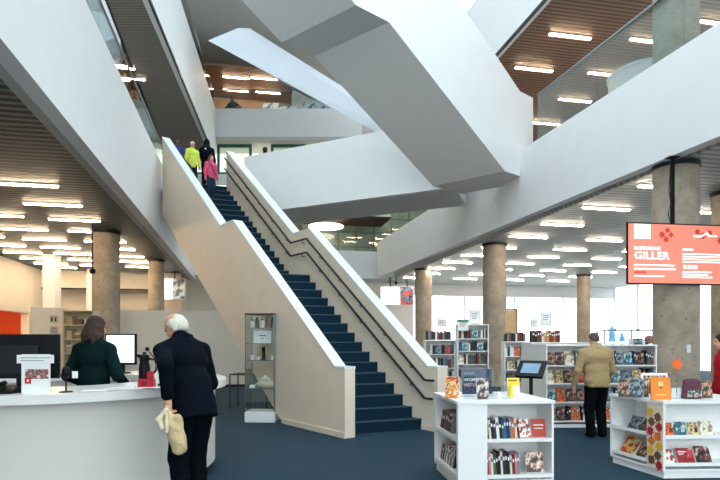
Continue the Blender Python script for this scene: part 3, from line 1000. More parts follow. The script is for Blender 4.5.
        for i in range(9):
            a = PI + PI * (i - 4) / 4 * .56 - PI / 2 * 0
            x, y = .046 * math.sin(a), .046 * math.cos(a) - .010
            hp += [('c', hd(x, y, .0), hd(x * 1.25, y * 1.12 - .004, -.055 - .012 * (i % 2)), .017 * s, .018 * s, .016), ('c', hd(x * 1.25, y * 1.12 - .004, -.055), hd(x * 1.12 + .006 * ((i % 3) - 1), y * 1.15 - .008, -.082 - .010 * (i % 3)), .018 * s, .009 * s, .014)]
        cu = [(tuple(Rh @ Vector((0, .92, -.38))), (Rh @ Vector((0, .92, -.38))).dot(hc) + .028 * s)]
    field_mesh(hp, min(vox, .010), .012, cuts=cu, wr=.0018).build('hair', hm, t, smooth=True)
    info = dict(wl=wl, wr=wr_, hc=hc, hd=hd, up=up, s=s, vox=vox, jacket=jo, R=R, Rh=Rh, RhT=RhT, el=el, er=er)
    if extras:
        extras(t, info)
    return t, info


# --- old man at the counter -------------------------------------------------
OM = Vector((GX(193, 4.9), 4.9, 0)); OMR = math.radians(50)
def om_ex(t, i):
    up, s = i['up'], i['s']
    m = MATS['cloth_#060d18']
    field_mesh([('c', up(-.035, -.03, .845), up(0, -.042, .853), .016 * s, .016 * s), ('c', up(0, -.042, .853), up(.035, -.03, .845), .016 * s, .016 * s), ('c', up(-.035, -.03, .845), up(-.03, .03, .835), .016 * s, .013 * s), ('c', up(.035, -.03, .845), up(.03, .03, .835), .016 * s, .013 * s)], .01, .012).build('collar', m, i['jacket'], smooth=True)
inv = (Matrix.Translation(OM) @ Matrix.Rotation(OMR, 4, 'Z')).inverted()
om_lh = inv @ V(167.5, 398, 4.62)
om_rh = (.20, .36, .97)
person('stooped white haired man in navy jacket and dark trousers at the curved desk', OM, OMR, 1.82, math.radians(19), '#060d18', '#060b13', hair='#d9d2c2', hairkind='fringe', build=1.06,
       lh=om_lh, rh=om_rh, lf=(-.11, -.02, 0), rf=(.10, .06, 0), look=(math.radians(14), .12), vox=.009, hem=.445, bend_neck=.12, extras=om_ex, curl=.75, loose=.02)
# --- woman behind the desk ----------------------------------------------------
person('woman with shoulder length brown hair and dark green cardigan standing inside the desk', (GX(93, 6.1), 6.1, 0), math.radians(-12), 1.775, math.radians(3), '#0b2224', '#14181c', hair='#3b2a20', hairkind='long', build=.98,
       lh=(-.22, .20, 1.0), rh=(.24, .22, 1.02), look=(-.25, .1), vox=.011, hem=.44, jname='cardigan')
# --- man at the shelf -----------------------------------------------------------
SM = Vector((GX(597, 8.72), 8.72, 0))
def sm_ex(t, i):
    up, s = i['up'], i['s']
    m = mat('cloth_yoke', '#98825d', .85, var=.08, scale=18, bump=.3, bscale=24)
    MB().tube([up(-.105, -.083, .735), up(-.05, -.097, .728), up(.05, -.097, .728), up(.105, -.083, .735)], .006, 6).build('yoke_seam', m, i['jacket'], smooth=True)
    field_mesh([('c', up(-.09, .02, .475), up(-.085, -.06, .475), .016 * s, .016 * s), ('c', up(-.085, -.06, .475), up(0, -.078, .475), .016 * s, .016 * s), ('c', up(0, -.078, .475), up(.085, -.06, .475), .016 * s, .016 * s), ('c', up(.085, -.06, .475), up(.09, .02, .475), .016 * s, .016 * s)], .012, .012).build('waistband', m, i['jacket'], smooth=True)
person('man in tan zip jacket and black trousers facing the white bookshelf', SM, math.radians(4), 1.66, math.radians(5), '#a8916a', '#0c0f14', hair='#5a4c44', hairkind='crop', build=1.22,
       lh=(-.30, .13, .80), rh=(.26, .26, .86), lf=(-.10, 0, 0), rf=(.10, .03, 0), look=(0, .25), vox=.011, hem=.475, bend_neck=.25, extras=sm_ex)


# --- people on the stairs ----------------------------------------------------------
def stair_z(s, w):
    sr = s - SKW * w
    z = 0
    for n in range(1, 2 * NF + 1):
        if s_nose(n) <= sr:
            z = n * RIS
    return z


def on_stairs(label, s, w, H, top, bottom, hair, kind, rz, skin, **k):
    p = S(s, w, stair_z(s, w) + .006)
    return person(label, p, rz, H, k.pop('lean', .03), top, bottom, skin, hair, kind, k.pop('build', 1.), vox=.016, **k)


down = math.atan2(-.5936, -.8048)       # facing down the flight
def cap_ex(t, i):
    hd, s = i['hd'], i['s']
    m = mat('cap_cream', '#e8e6c8', .8)
    c = field_mesh([('e', hd(0, -.004, .022), (.050 * s, .060 * s, .050 * s), i['RhT'])], .012, .01, cuts=[(tuple(i['Rh'] @ Vector((0, 0, -1))), -(i['Rh'] @ Vector((0, 0, 1))).dot(hd(0, 0, .022)))]).build('cap', m, t, smooth=True)
    field_mesh([('e', hd(0, .062, .024), (.036 * s, .036 * s, .006 * s), i['RhT'])], .008, .01).build('cap_brim', m, c, smooth=True)
on_stairs('child in lime yellow shirt and pale cap coming down the stairs', 8.25, .95, 1.30, '#cfe05c', '#1d2733', '#2a1c14', 'short', down, m_skin, extras=cap_ex, hem=.44, jname='shirt')
on_stairs('child in royal blue top at the head of the stairs', 9.05, 1.12, 1.38, '#1e3f93', '#18202c', '#15100e', 'short', down, m_skin_d, hem=.46, jname='shirt')
def strap_ex(t, i):
    up = i['up']
    m = mat('strap_purple', '#6b1f5e', .7)
    MB().tube([up(.085, .055, .83), up(.03, .095, .72), up(-.07, .085, .56)], .013, 6).build('bag_strap', m, i['jacket'], smooth=True)
on_stairs('child in pink top with bag strap and jeans on the stairs', 7.75, .62, 1.24, '#d8587c', '#26374a', '#5b3b28', 'long', down + .2, m_skin, extras=strap_ex, hem=.47, jname='top')
def hood_ex(t, i):
    hd, up, s = i['hd'], i['up'], i['s']
    m = MATS['cloth_#10151f']
    field_mesh([('e', hd(0, -.012, .012), (.060 * s, .068 * s, .070 * s), i['RhT']), ('c', hd(0, -.03, .05), hd(0, -.05, .085), .03 * s, .014 * s), ('c', hd(0, -.03, -.03), up(0, -.02, .84), .05 * s, .06 * s)], .014, .03,
               cuts=[(tuple(i['Rh'] @ Vector((0, 1, 0))), (i['Rh'] @ Vector((0, 1, 0))).dot(hd(0, .036, 0)))]).build('hood', m, i['jacket'], smooth=True)
    bp = field_mesh([('e', up(0, -.12, .72), (.105 * s, .075 * s, .125 * s), None)], .014, .02).build('backpack', m, t, smooth=True)
    field_mesh([('e', up(0, -.19, .74), (.02 * s, .008 * s, .02 * s), None)], .006, .01).build('highlight_spot', mat('highlight_white', '#d8dce6', .5), bp, smooth=True)  # pale spot paints a round highlight on the backpack
on_stairs('person in black hooded coat with round backpack at the stair head', 8.75, .34, 1.46, '#10151f', '#161c26', '#15100e', 'short', down + PI - .5, m_skin_d, extras=hood_ex, hem=.40)
# --- distant figures ----------------------------------------------------------------
d = 27.3
person('far figure in dark clothes leaning at the third floor parapet', (GX(233, d), d, FLOOR3), PI - .3, 1.78, .10, '#1b2b3d', '#18202c', m_skin_d, '#15100e', 'short', lh=(-.42, .28, 1.1), rh=(.38, .30, 1.1), vox=.02)
d = 19.2
person('dark haired person behind the bridge parapet, only head showing', (GX(265, d), d, 6.301), .3, 1.79, 0, '#20242c', '#18202c', m_skin, '#17110f', 'short', vox=.018)
d = 7.7
person('dark haired person in red top cut by the right picture edge', (GX(726, d), d, 0), math.radians(75), 1.60, .05, '#b3202a', '#1a1d24', m_skin, '#17110f', 'long', build=1.05, vox=.013, hem=.46, jname='top')
# ================================================================== service desk
DC = Vector((-3.27, 6.32, 0)); DA, DB = 1.72, 1.82
def ell(a, b, n=72, c=DC): return [(c.x + a * math.cos(2 * PI * i / n), c.y + b * math.sin(2 * PI * i / n)) for i in range(n)]
desk = thing('service_desk', 'curved white service counter in the left foreground with grey white front', 'desk', DC)
def ring(a0, b0, a1, b1, z0, z1, nm, m, c1=DC, bev=0., arc=None):
    n = 72
    o = ell(a0, b0, n); i = ell(a1, b1, n, c1)
    vs = [(x, y, z0) for x, y in o] + [(x, y, z0) for x, y in i] + [(x, y, z1) for x, y in o] + [(x, y, z1) for x, y in i]
    fs = []
    for k in range(n):
        if arc and not arc(k / n): continue
        j = (k + 1) % n
        fs += [(k, j, 2 * n + j, 2 * n + k), (n + k, 3 * n + k, 3 * n + j, n + j), (2 * n + k, 2 * n + j, 3 * n + j, 3 * n + k), (k, n + k, n + j, j)]
    return MB().add(vs, fs).build(nm, m, desk, True, True)
m_top = mat('counter_top_white', '#e9e6e2', .25, var=.01)
m_front = mat('counter_front_panel', '#d9d5cc', .45, var=.02, scale=1.5)
INC = DC + Vector((-.12, .06, 0))
ring(DA, DB, 1.0, 1.05, .97, 1.05, 'countertop', m_top, INC)
ring(DA - .13, DB - .13, 1.06, 1.11, .10, .968, 'front_panel', m_front, INC)
ring(DA - .19, DB - .19, 1.12, 1.17, 0, .099, 'plinth', m_dkmetal, INC)
CT = 1.0505


def desk_item(name, label, cat, px, d, rz=0., z=CT, group=None):
    return thing(name, label, cat, (GX(px, d), d, z), rz, group)


# monitor whose black back faces us
t = desk_item('monitor', 'large black computer monitor seen from behind at the left edge', 'monitor', 24, 4.92, math.radians(6))
MB().rbox(-.34, .30, -.02, .02, .115, .50, .012).build('back_shell', m_black, t, bevel=.006)
MB().rbox(-.18, .14, -.055, -.021, .16, .40, .02).build('rear_bulge', mat('black_plastic_soft', '#0b1016', .55), t, bevel=.006)
MB().box(-.33, .29, .021, .024, .13, .49).build('screen', mat('screen_dark', '#0c1420', .2, emit=.2, ecol='#8fb2d8'), t)
MB().box(-.05, .03, -.03, .01, .02, .13).build('neck', m_black, t)
MB().rbox(-.16, .14, -.12, .10, 0, .02, .03).build('stand', m_black, t)
# lit monitor by the woman
t = desk_item('monitor', 'computer monitor with lit white screen facing us beside the woman', 'monitor', 121, 7.62, math.radians(-4))
sh_ = MB().rbox(-.215, .215, -.02, .03, .115, .535, .01).build('casing', m_black, t, bevel=.005)
MB().box(-.195, .195, -.0235, -.0205, .145, .515).build('screen', mat('screen_white', '#e8eef4', .3, emit=.4, ecol='#e6eefc', var=.01), t)
MB().box(-.19, -.02, -.0260, -.0240, .46, .485).build('window_bar', mat('screen_grey', '#b9c2cc', .4, emit=.6, ecol='#b0bccb'), t)
MB().box(-.04, .04, -.0, .04, .02, .12).build('neck', m_black, t)
MB().lathe([(.13, 0), (.13, .012), (.05, .022)], n=24).build('stand', m_black, t, smooth=True)
# placard
t = desk_item('desk_placard', 'white placard with red logo and colourful picture on the counter', 'sign', 36, 4.72, math.radians(3))
MB().box(-.115, .115, -.006, .006, 0, .33).build('board', m_paper, t)
MB().box(-.150, .150, -.012, -.0065, .255, .325).build('header_strip', m_paper, t)
MB().box(-.085, .105, -.0095, -.0065, .125, .205).build('picture', art_mat('placard_art', ['#d9d4d0', '#b8433f', '#4d5a52', '#c98a86', '#2d3a3a'], 30), t)
MB().box(-.085, -.035, -.0125, -.0096, .085, .135).build('red_logo', mat('logo_red', '#c8202a', .5), t)
MB().box(-.068, -.052, -.0140, -.0126, .10, .122).build('logo_mark', m_white, t)
for k in range(2):
    MB().box(-.12, .12 - .05 * k, -.0135, -.0121, .298 - .022 * k, .304 - .022 * k).build('text_line', mat('print_grey', '#8c8c8e', .6), t)
# desk microphone
t = desk_item('desk_webcam', 'small black round webcam on a stand beside the placard', 'webcam', 66, 4.86)
MB().lathe([(.055, 0), (.055, .008), (.012, .016)], n=24).build('base', m_black, t, smooth=True)
MB().tube([(0, 0, .012), (0, 0, .13)], .007).build('stem', m_black, t, smooth=True)
MB().ball((0, 0, .17), .042, 18, 12, (.85, .85, 1.35)).build('head', m_black, t, smooth=True)
MB().rbox(.05, .10, .0, .008, .12, .18, .004).build('tag_card', m_paper, t)
# keyboard-ish telephone to the left
t = desk_item('telephone', 'low dark desk telephone at the left picture edge', 'telephone', 6, 4.78)
MB().hexa([(-.10, -.10, 0), (.10, -.10, 0), (.10, .10, 0), (-.10, .10, 0)], [(-.10, -.10, .02), (.10, -.10, .02), (.10, .10, .06), (-.10, .10, .06)]).build('body', m_black, t, bevel=.005)
MB().tube([(-.07, -.09, .045), (-.07, 0, .065), (-.07, .10, .08)], .02).build('handset', m_black, t, smooth=True)
# papers
m_printed = art_mat('printed_sheet', ['#f3f2ee', '#eceae5', '#c9ccd2'], 25, .7)
for i, (px, d, rz, lab) in enumerate(((95, 5.02, .2, 'white sheet lying flat on the counter nearest the webcam'), (113, 5.10, -.3, 'white sheet lying on the counter in front of the woman'), (131, 5.12, .1, 'white sheet lying beside the black flask'),
                                      (122, 5.22, .5, 'partly covered white sheet behind the other counter papers'), (150, 5.22, -.15, 'white sheet lying at the curved end of the counter by the old man'))):
    t = desk_item('paper_sheet', lab, 'paper', px, d, rz, CT + .001 + .0022 * i, 'papers on the counter')
    MB().box(-.105, .105, -.07, .07, 0, .0015).build('sheet', m_printed if i % 2 else m_paper, t)
# flask + red dispenser + microphone
t = desk_item('flask', 'black flask with handle standing behind the red box', 'flask', 144.5, 5.46)
MB().lathe([(.05, 0), (.055, .02), (.052, .20), (.040, .24), (.046, .255), (.044, .30), (.018, .315), (.014, .335), (.001, .336)], n=24).build('vessel', m_black, t, smooth=True)
MB().tube([(.045, 0, .27), (.105, 0, .255), (.112, 0, .16), (.052, 0, .08)], .011).build('handle', m_black, t, smooth=True)
MB().hexa([(-.04, -.015, .27), (-.04, .015, .27), (-.03, .015, .31), (-.03, -.015, .31)], [(-.085, -.006, .295), (-.085, .006, .295), (-.08, .006, .31), (-.08, -.006, .31)]).build('spout', m_black, t)
m_red = mat('red_plastic', '#c4162c', .35)
t = desk_item('tape_dispenser', 'bright red box shaped dispenser on the counter before the old man', 'dispenser', 147, 5.30)
MB().rbox(-.075, .07, -.05, .05, 0, .085, .02).build('body', m_red, t, bevel=.008)
MB().rbox(.005, .06, -.03, .03, .0855, .155, .015).build('upright', m_red, t, bevel=.005)
MB().box(-.04, .02, -.0525, -.0505, .02, .06).build('label', mat('label_dark_red', '#7f1220', .5), t)
MB().box(-.05, .0, -.02, .02, .086, .10).build('lid', m_black, t)
t = desk_item('gooseneck_microphone', 'thin black gooseneck microphone rising between flask and old man', 'microphone', 163, 5.55)
MB().lathe([(.05, 0), (.05, .02), (.012, .03)], n=20).build('base', m_black, t, smooth=True)
MB().tube([(0, 0, .028), (.01, 0, .12), (-.04, 0, .21), (-.135, 0, .335)], .006).build('neck', m_black, t, smooth=True)
MB().ball((-.155, 0, .36), .022, 12, 8).build('head', m_black, t, smooth=True)
t = desk_item('paper_cup', 'white cup at the far counter end right of the old man', 'cup', 206, 6.45)
MB().lathe([(.03, 0), (.04, .10), (.042, .105), (.036, .10), (.028, .005)], n=20).build('cup', m_paper, t, smooth=True)
MB().lathe([(.043, .106), (.043, .112), (.02, .118)], n=20).build('lid', m_white, t, smooth=True)

# crumpled bag in the old man's hand
hw = Matrix.Translation(OM) @ Matrix.Rotation(OMR, 4, 'Z')
c = V(173.5, 428, 4.58)
t = thing('paper_bag', 'crumpled cream paper bag hanging from the old man\'s left hand', 'bag', (c.x, c.y, c.z - .22))
m_bag = mat('cream_bag', '#cdb48a', .7, var=.12, scale=14, bump=.6, bscale=30)
rr = random.Random(5)
field_mesh([('c', (-.055, .0, .39), (-.02, 0, .25), .022, .05), ('c', (-.02, 0, .27), (.045, 0, .06), .052, .060), ('c', (.035, 0, .30), (.05, 0, .10), .035, .058), ('c', (-.06, 0, .30), (-.075, .01, .22), .03, .028)], .010, .02, wr=.006).build('pouch', m_bag, t, smooth=True)
field_mesh([('c', (-.05, -.03, .37), (-.105, -.035, .29), .02, .028), ('c', (-.105, -.035, .29), (-.075, -.05, .23), .024, .022), ('c', (-.04, -.05, .33), (-.035, -.06, .20), .016, .014)], .008, .012, wr=.004).build('folded_flap', mat('cream_bag_light', '#e3d6ba', .7, var=.06, bump=.5, bscale=30), t, smooth=True)

# ================================================================== things at the left back
# partitions
def partition(label, p0, p1, h, th=.1, nm='partition_wall', icons=False):
    a, b = Vector(p0), Vector(p1)
    t = thing(nm, label, 'partition', (a + (b - a) / 2))
    L = (b - a).length; t.rotation_euler = (0, 0, math.atan2(b.y - a.y, b.x - a.x))
    MB().box(-L / 2, L / 2, -th / 2, th / 2, .08, h).build('panel', m_front if not icons else m_wback, t)
    MB().box(-L / 2 + .01, L / 2 - .01, -th / 2 + .015, th / 2 - .015, 0, .079).build('skirting', m_dkmetal, t)
    if icons:
        for z, sg in ((2.08, 0), (1.78, 1)):
            o = MB().box(L / 2 - .33, L / 2 - .12, -th / 2 - .012, -th / 2 - .001, z - .10, z + .10).build('pictogram_plate', mat('plate_grey', '#b9b2a6', .5), t)
            mb = MB()
            if sg == 0:
                for dx in (-.28, -.19):
                    mb.ball((dx, -th / 2 - .016, z + .05), .016, 8, 6).box(dx - .02, dx + .02, -th / 2 - .018, -th / 2 - .013, z - .06, z + .03)
            else:
                mb.tube([(-.225 + .05 * math.cos(a_), -th / 2 - .016, z - .01 + .05 * math.sin(a_)) for a_ in [i * .5 for i in range(11)]], .008, 6).ball((-.235, -th / 2 - .016, z + .07), .014, 8, 6)
            if sg == 0:
                for i_ in range(len(mb.v)): mb.v[i_] = (mb.v[i_][0] + L / 2, mb.v[i_][1], mb.v[i_][2])
            else:
                for i_ in range(len(mb.v)): mb.v[i_] = (mb.v[i_][0] + L / 2, mb.v[i_][1], mb.v[i_][2])
            mb.build('pictogram', m_dkmetal, o)
    return t


partition('pale grey freestanding partition wall behind the old man', (GX(117, 17.3), 17.3, 0), (GX(246, 18.2), 18.2, 0), 2.42)
partition('cream partition with two small pictogram plates at the far left', (GX(31, 15.4), 15.4, 0), (GX(62.5, 15.9), 15.9, 0), 2.40, icons=True)
# bookcase
x0, x1, d = GX(62.5, 14.6), GX(93, 14.6), 14.6
t = thing('bookcase', 'tall cream bookcase with sparse boxes behind the woman', 'bookcase', ((x0 + x1) / 2, d + .2, 0))
hw_ = (x1 - x0) / 2
m_csh = mat('cream_laminate', '#d8c7a8', .5, var=.03)
MB().box(-hw_, -hw_ + .03, -.2, .2, 0, 2.27).build('side_panel', m_csh, t); MB().box(hw_ - .03, hw_, -.2, .2, 0, 2.27).build('side_panel', m_csh, t)
MB().box(-hw_ + .031, hw_ - .031, .17, .2, 0, 2.27).build('back_panel', m_csh, t)
zs_ = [.05 + .37 * i for i in range(7)]
for z in zs_: MB().box(-hw_ + .031, hw_ - .031, -.2, .169, z - .03, z).build('shelf', m_csh, t)
boxcols = ['#c9b08a', '#9a7b55', '#e2d6bd', '#b89f78', '#7a6650', '#efe7d6']
for r_ in range(2, 6):
    for c_ in range(3):
        w_ = rnd.uniform(.12, .19); h_ = rnd.uniform(.14, .27)
        b = thing('storage_box', '%s box from the left on the %s shelf of the cream bookcase' % (ORD[c_ + 1], ORD[r_ + 1]), 'box', ((x0 + x1) / 2 - hw_ + .16 + c_ * .24, d + .14, zs_[r_] + .001), 0, 'boxes in the cream bookcase')
        MB().box(-w_ / 2, w_ / 2, -.12, .12, 0, h_ - .032).build('box', mat('box_' + boxcols[(r_ * 3 + c_) % 6], boxcols[(r_ * 3 + c_) % 6], .7), b)
        MB().box(-w_ / 2 - .006, w_ / 2 + .006, -.126, .126, h_ - .031, h_).build('lid', mat('box_' + boxcols[(r_ * 5 + c_ + 2) % 6], boxcols[(r_ * 5 + c_ + 2) % 6], .7), b)
# wall-washer like hanging screen, left
def screen(nm, label, px0, px1, py0, py1, d, mats_, pole=None, fr=m_black):
    a, b = V(px0, py1, d), V(px1, py0, d)
    cx_ = (a.x + b.x) / 2
    t = thing(nm, label, 'screen', (cx_, d, a.z), 0)
    w_ = (b.x - a.x) / 2; h_ = b.z - a.z
    MB().box(-w_, w_, 0, .06, 0, h_).build('casing', fr, t)
    n = len(mats_)
    xx = -w_ + .02
    for fx, m in mats_:
        x2 = xx + (2 * w_ - .04) * fx
        MB().box(xx, x2 - .002, -.006, -.001, .02, h_ - .02).build('screen_panel', m, t); xx = x2
    MB().tube([(0, .03, h_), (0, .03, SOF - a.z - .002)], .03).build('pole', m_black, t, smooth=True)
    MB().box(-.1, .1, -.03, .09, SOF - a.z - .03, SOF - a.z - .002).build('ceiling_plate', m_black, t)
    return t


m_scr = mat('screen_lit_white', '#eef3f8', .3, emit=.5, ecol='#eaf2fb', var=.01)
m_scr2 = art_mat('screen_blue_art', ['#eef3f8', '#dfe8f2', '#5f7f9c', '#2b3d50'], 3)
m_scr3 = art_mat('screen_orange_art', ['#e8714a', '#d8503a', '#5aa9d6', '#7a2f28', '#f0e2d8'], 2.6)
screen('hanging_screen', 'lit white hanging screen under the left ceiling near the stair', 164, 185, 278.5, 299.5, 25.9, [(.42, m_scr), (.58, m_scr2)], fr=m_white)
screen('hanging_screen', 'plain white hanging screen, left of the pair in the far hall', 380.5, 400, 286.5, 305, 28.4, [(1., m_scr)], fr=m_white)
screen('hanging_screen', 'hanging screen with blue and orange picture, right of the pair in the far hall', 400.6, 413.5, 286.5, 305, 28.4, [(1., m_scr3)], fr=m_white)
# security camera domes
for px, py, d, lab in ((92.5, 271, 15.2, 'small black dome camera hanging beside the left round column'), (396, 283, 28.0, 'small black dome camera above the twin hanging screens')):
    z = V(px, py, d).z
    t = thing('ceiling_camera', lab, 'camera', (GX(px, d), d, z))
    MB().tube([(0, 0, .05), (0, 0, SOF - z - .002)], .02).build('stem', m_black, t, smooth=True)
    MB().lathe([(.02, -.08), (.07, -.05), (.08, .02), (.05, .06)], n=16).build('dome', m_black, t, smooth=True)

# ================================================================== glass display case
d = 10.5
t = thing('display_case', 'tall narrow glass display case on white base beside the staircase', 'display case', (GX(263, d), d, 0), math.radians(-4))
w_, dp = .265, .24
MB().box(-.28, .28, -.26, .26, 0, .19).build('base', m_white, t, bevel=.01)
zs_ = [.21, .62, 1.13, 1.44, 1.72]
for sx in (-1, 1):
    for sy in (-1, 1):
        MB().box(sx * w_ - .009, sx * w_ + .009, sy * dp - .009, sy * dp + .009, .191, 1.96).build('post', m_steel, t)
    MB().box(sx * w_ - .003, sx * w_ + .003, -dp + .01, dp - .01, .2, 1.95).build('glass_side', m_glass, t)
MB().box(-w_ + .01, w_ - .01, -dp - .003, -dp + .003, .2, 1.95).build('glass_door', m_glass, t)
for z in zs_[1:]: 
    MB().box(-w_ + .012, w_ - .012, -dp + .012, dp - .012, z - .008, z).build('shelf', m_glass, t)
    MB().box(-w_ + .012, w_ - .012, -dp - .008, -dp + .004, z - .010, z + .002).build('shelf_edge', m_steel, t)
MB().box(-w_ - .012, w_ + .012, -dp - .012, dp + .012, 1.962, 1.985).build('top', m_dkmetal, t)
CASE = (GX(263, d), d)
def in_case(nm, lab, cat, dx, z, dy=-.05, group=None): return thing(nm, lab, cat, (CASE[0] + dx, CASE[1] + dy, z + .0015), 0, group)
for dx, h_, col, lab in ((-.19, .16, '#e8e8e4', 'white jar at the left on the top tier of the glass case'), (-.10, .20, '#20262a', 'black canister on the top tier of the glass case'), (0., .17, '#efeee8', 'white tin in the middle of the top tier of the glass case'),
                         (.09, .20, '#8a5a2c', 'amber brown bottle on the top tier of the glass case'), (.19, .19, '#16191c', 'black bottle at the right on the top tier of the glass case')):
    o = in_case('jar', lab, 'jar', dx, zs_[4], group='containers on the top tier of the glass case')
    MB().lathe([(.034, 0), (.036, .01), (.036, h_ * .75), (.022, h_ * .85)], n=16).build('vessel', mat('jar_' + col, col, .3), o, smooth=True)
    MB().lathe([(.023, h_ * .851), (.023, h_)], n=16).build('cap', m_dkmetal, o, smooth=True)
o = in_case('framed_card', 'white card with small print on the second tier of the glass case', 'sign', 0., zs_[3])
MB().box(-.16, .16, -.008, .008, 0, .23).build('card', m_paper, o)
MB().box(-.06, .06, -.010, -.0085, .13, .15).build('text_line', m_dkmetal, o); MB().box(-.03, .03, -.010, -.0085, .08, .095).build('text_line', m_dkmetal, o)
o = in_case('statuette', 'slim black upright object on the third tier of the glass case', 'ornament', .02, zs_[2])
MB().lathe([(.045, 0), (.045, .02), (.03, .03)], n=16).build('foot', m_black, o, smooth=True); MB().rbox(-.03, .03, -.02, .02, .031, .24, .008).build('shaft', m_black, o)
for dx, h_, lab in ((-.19, .09, 'white cup left of the black object in the glass case'), (-.085, .06, 'small white dish in the third tier of the glass case'), (.17, .08, 'white cup right of the black object in the glass case')):
    o = in_case('cup', lab, 'cup', dx, zs_[2], group='white cups in the glass case')
    MB().lathe([(.03, 0), (.045, h_), (.040, h_), (.026, .006)], n=18).build('bowl', m_white, o, smooth=True)
    MB().lathe([(.034, .0005), (.034, .008)], n=18).build('foot_ring', m_white, o, smooth=True)
o = in_case('seashell', 'large cream shell with ruffled crest on the lowest tier of the glass case', 'shell', .03, zs_[1])
field_mesh([('e', (.04, 0, .075), (.17, .10, .07), None), ('c', (-.02, 0, .12), (-.12, -.02, .15), .045, .02), ('c', (.02, .02, .13), (.10, .03, .17), .04, .018), ('c', (-.10, 0, .06), (-.16, 0, .05), .04, .02)], .012, .02, cuts=[((0, 0, -1), 0)], wr=.008).build('shell', mat('shell_cream', '#e6d8bd', .5, var=.1), o, smooth=True)
field_mesh([('c', (-.05, -.04, .15), (.02, -.05, .19), .02, .03), ('c', (.02, -.05, .19), (.08, -.03, .15), .03, .015)], .01, .012, wr=.004).build('crest', mat('shell_white', '#f4eee0', .5), o, smooth=True)
o = in_case('caption_card', 'tiny white caption card in front of the cream shell', 'card', -.17, zs_[1], -.17)
MB().hexa([(-.05, 0, 0), (.05, 0, 0), (.05, .006, 0), (-.05, .006, 0)], [(-.05, .02, .06), (.05, .02, .06), (.05, .026, .06), (-.05, .026, .06)]).build('card', m_paper, o)
# low thin framed table behind the case
d = 12.3
t = thing('side_table', 'thin black framed table with glass top behind the glass case', 'table', (GX(250, d), d + .25, 0), math.radians(-8))
for sx in (-1, 1):
    for sy in (-1, 1): MB().box(sx * .42 - .012, sx * .42 + .012, sy * .25 - .012, sy * .25 + .012, 0, .73).build('leg', m_dkmetal, t)
mb = MB()
for sy in (-1, 1): mb.box(-.432, .432, sy * .25 - .012, sy * .25 + .012, .731, .755)
for sx in (-1, 1): mb.box(sx * .42 - .012, sx * .42 + .012, -.237, .237, .731, .755)
mb.build('frame', m_dkmetal, t)
MB().box(-.405, .405, -.236, .236, .74, .75).build('glass_top', m_glass_b, t)
# ================================================================== books
BCOL = [('dark red', '#7c2027'), ('navy', '#1f2d47'), ('black', '#1c1c1f'), ('cream', '#ddd2bb'), ('teal', '#27626b'), ('white', '#ecebe6'), ('brown', '#6b4630'), ('orange', '#d0632a'), ('blue', '#2f5d94'),
        ('grey', '#7d8286'), ('green', '#41664a'), ('mustard', '#c79a35'), ('pink', '#c77c86'), ('purple', '#4d3557')]
CD = dict(BCOL)
_bm = {}


def book_mesh(col, parts):
    """unit book: x = thickness (spine towards -Y), y = depth, z = height; all 1"""
    key = (col, parts)
    if key in _bm:
        return _bm[key]
    m = mat('cover_' + col.replace(' ', '_'), CD[col], .45, var=.05)
    mb = MB()
    if parts:
        mb.box(-.5, -.42, -.5, .5, 0, 1).box(.42, .5, -.5, .5, 0, 1).box(-.42, .42, -.5, -.47, 0, 1)
        band = m_paper if col not in ('cream', 'white') else mat('spine_dark', '#3a3a3c', .5)
        o = mb.build('book', m)
        p = MB().box(-.41, .41, -.46, .48, .02, .98).build('pages', m_pages, o)
        q = MB().box(-.30, .30, -.506, -.501, .62, .78).build('spine_title', band, o)
    else:
        mb.box(-.5, .5, -.5, .5, 0, 1)
        o = mb.build('book', m)
    _bm[key] = [o, False]
    return _bm[key]


def put_book(col, loc, dims, rz, label, group, parts=True, tilt=0., lean=0.):
    ent = book_mesh(col, parts)
    if ent[1]:
        o = copy_tree(ent[0])
    else:
        o = ent[0]; ent[1] = True
    o.location = loc; o.scale = dims
    o.rotation_euler = (lean, tilt, rz)
    return tag(o, label, 'book', group)


COVERS = {}


def cover_book(nm, label, loc, w, h, th, rz, lean, covm, group, spine='#e9e6df', parts=True, cat='book', marks=()):
    """face-out book: cover towards -Y (local), leaning back"""
    t = MB().box(-w / 2, w / 2, 0, th, 0, h).build('book' if cat == 'book' else nm, mat('sp_' + spine, spine, .5))
    t.location = loc; t.rotation_euler = (-lean, 0, rz)
    tag(t, label, cat, group)
    MB().box(-w / 2 + .002, w / 2 - .002, -.003, -.0005, .002, h - .002).build('front_cover', covm, t)
    for (x0, x1, z0, z1, m) in marks:
        MB().box(-w / 2 + x0 * w, -w / 2 + x1 * w, -.0045, -.0031, z0 * h, z1 * h).build('cover_print', m, t)
    return t


def row_upright(x0, x1, y, z, hmax, dep, frame, shelf, group, cols=None, parts=True, tmin=.018, tmax=.034, tilt=0.05, start=0):
    """books standing side by side along local x of frame (origin, rz)"""
    o, rz = frame
    R_ = Matrix.Rotation(rz, 3, 'Z')
    x = x0; i = start
    while True:
        th = rnd.uniform(tmin, tmax)
        if x + th > x1: break
        h = hmax * rnd.uniform(.78, 1.)
        c = cols[i % len(cols)] if cols else rnd.choice(BCOL)[0]
        tl = tilt
        p = R_ @ Vector((x + th / 2, y, 0)) + o + Vector((0, 0, z + .5 * th * abs(math.sin(tl)) + .001))
        i += 1
        put_book(c, p, (th, dep * rnd.uniform(.9, 1.), h), rz, '%s book, %s from left, %s' % (c, ORD[i] if i < 21 else 'far', shelf), group, parts, tilt=tl)
        x += (th + .003) / math.cos(tl)
    return x, i


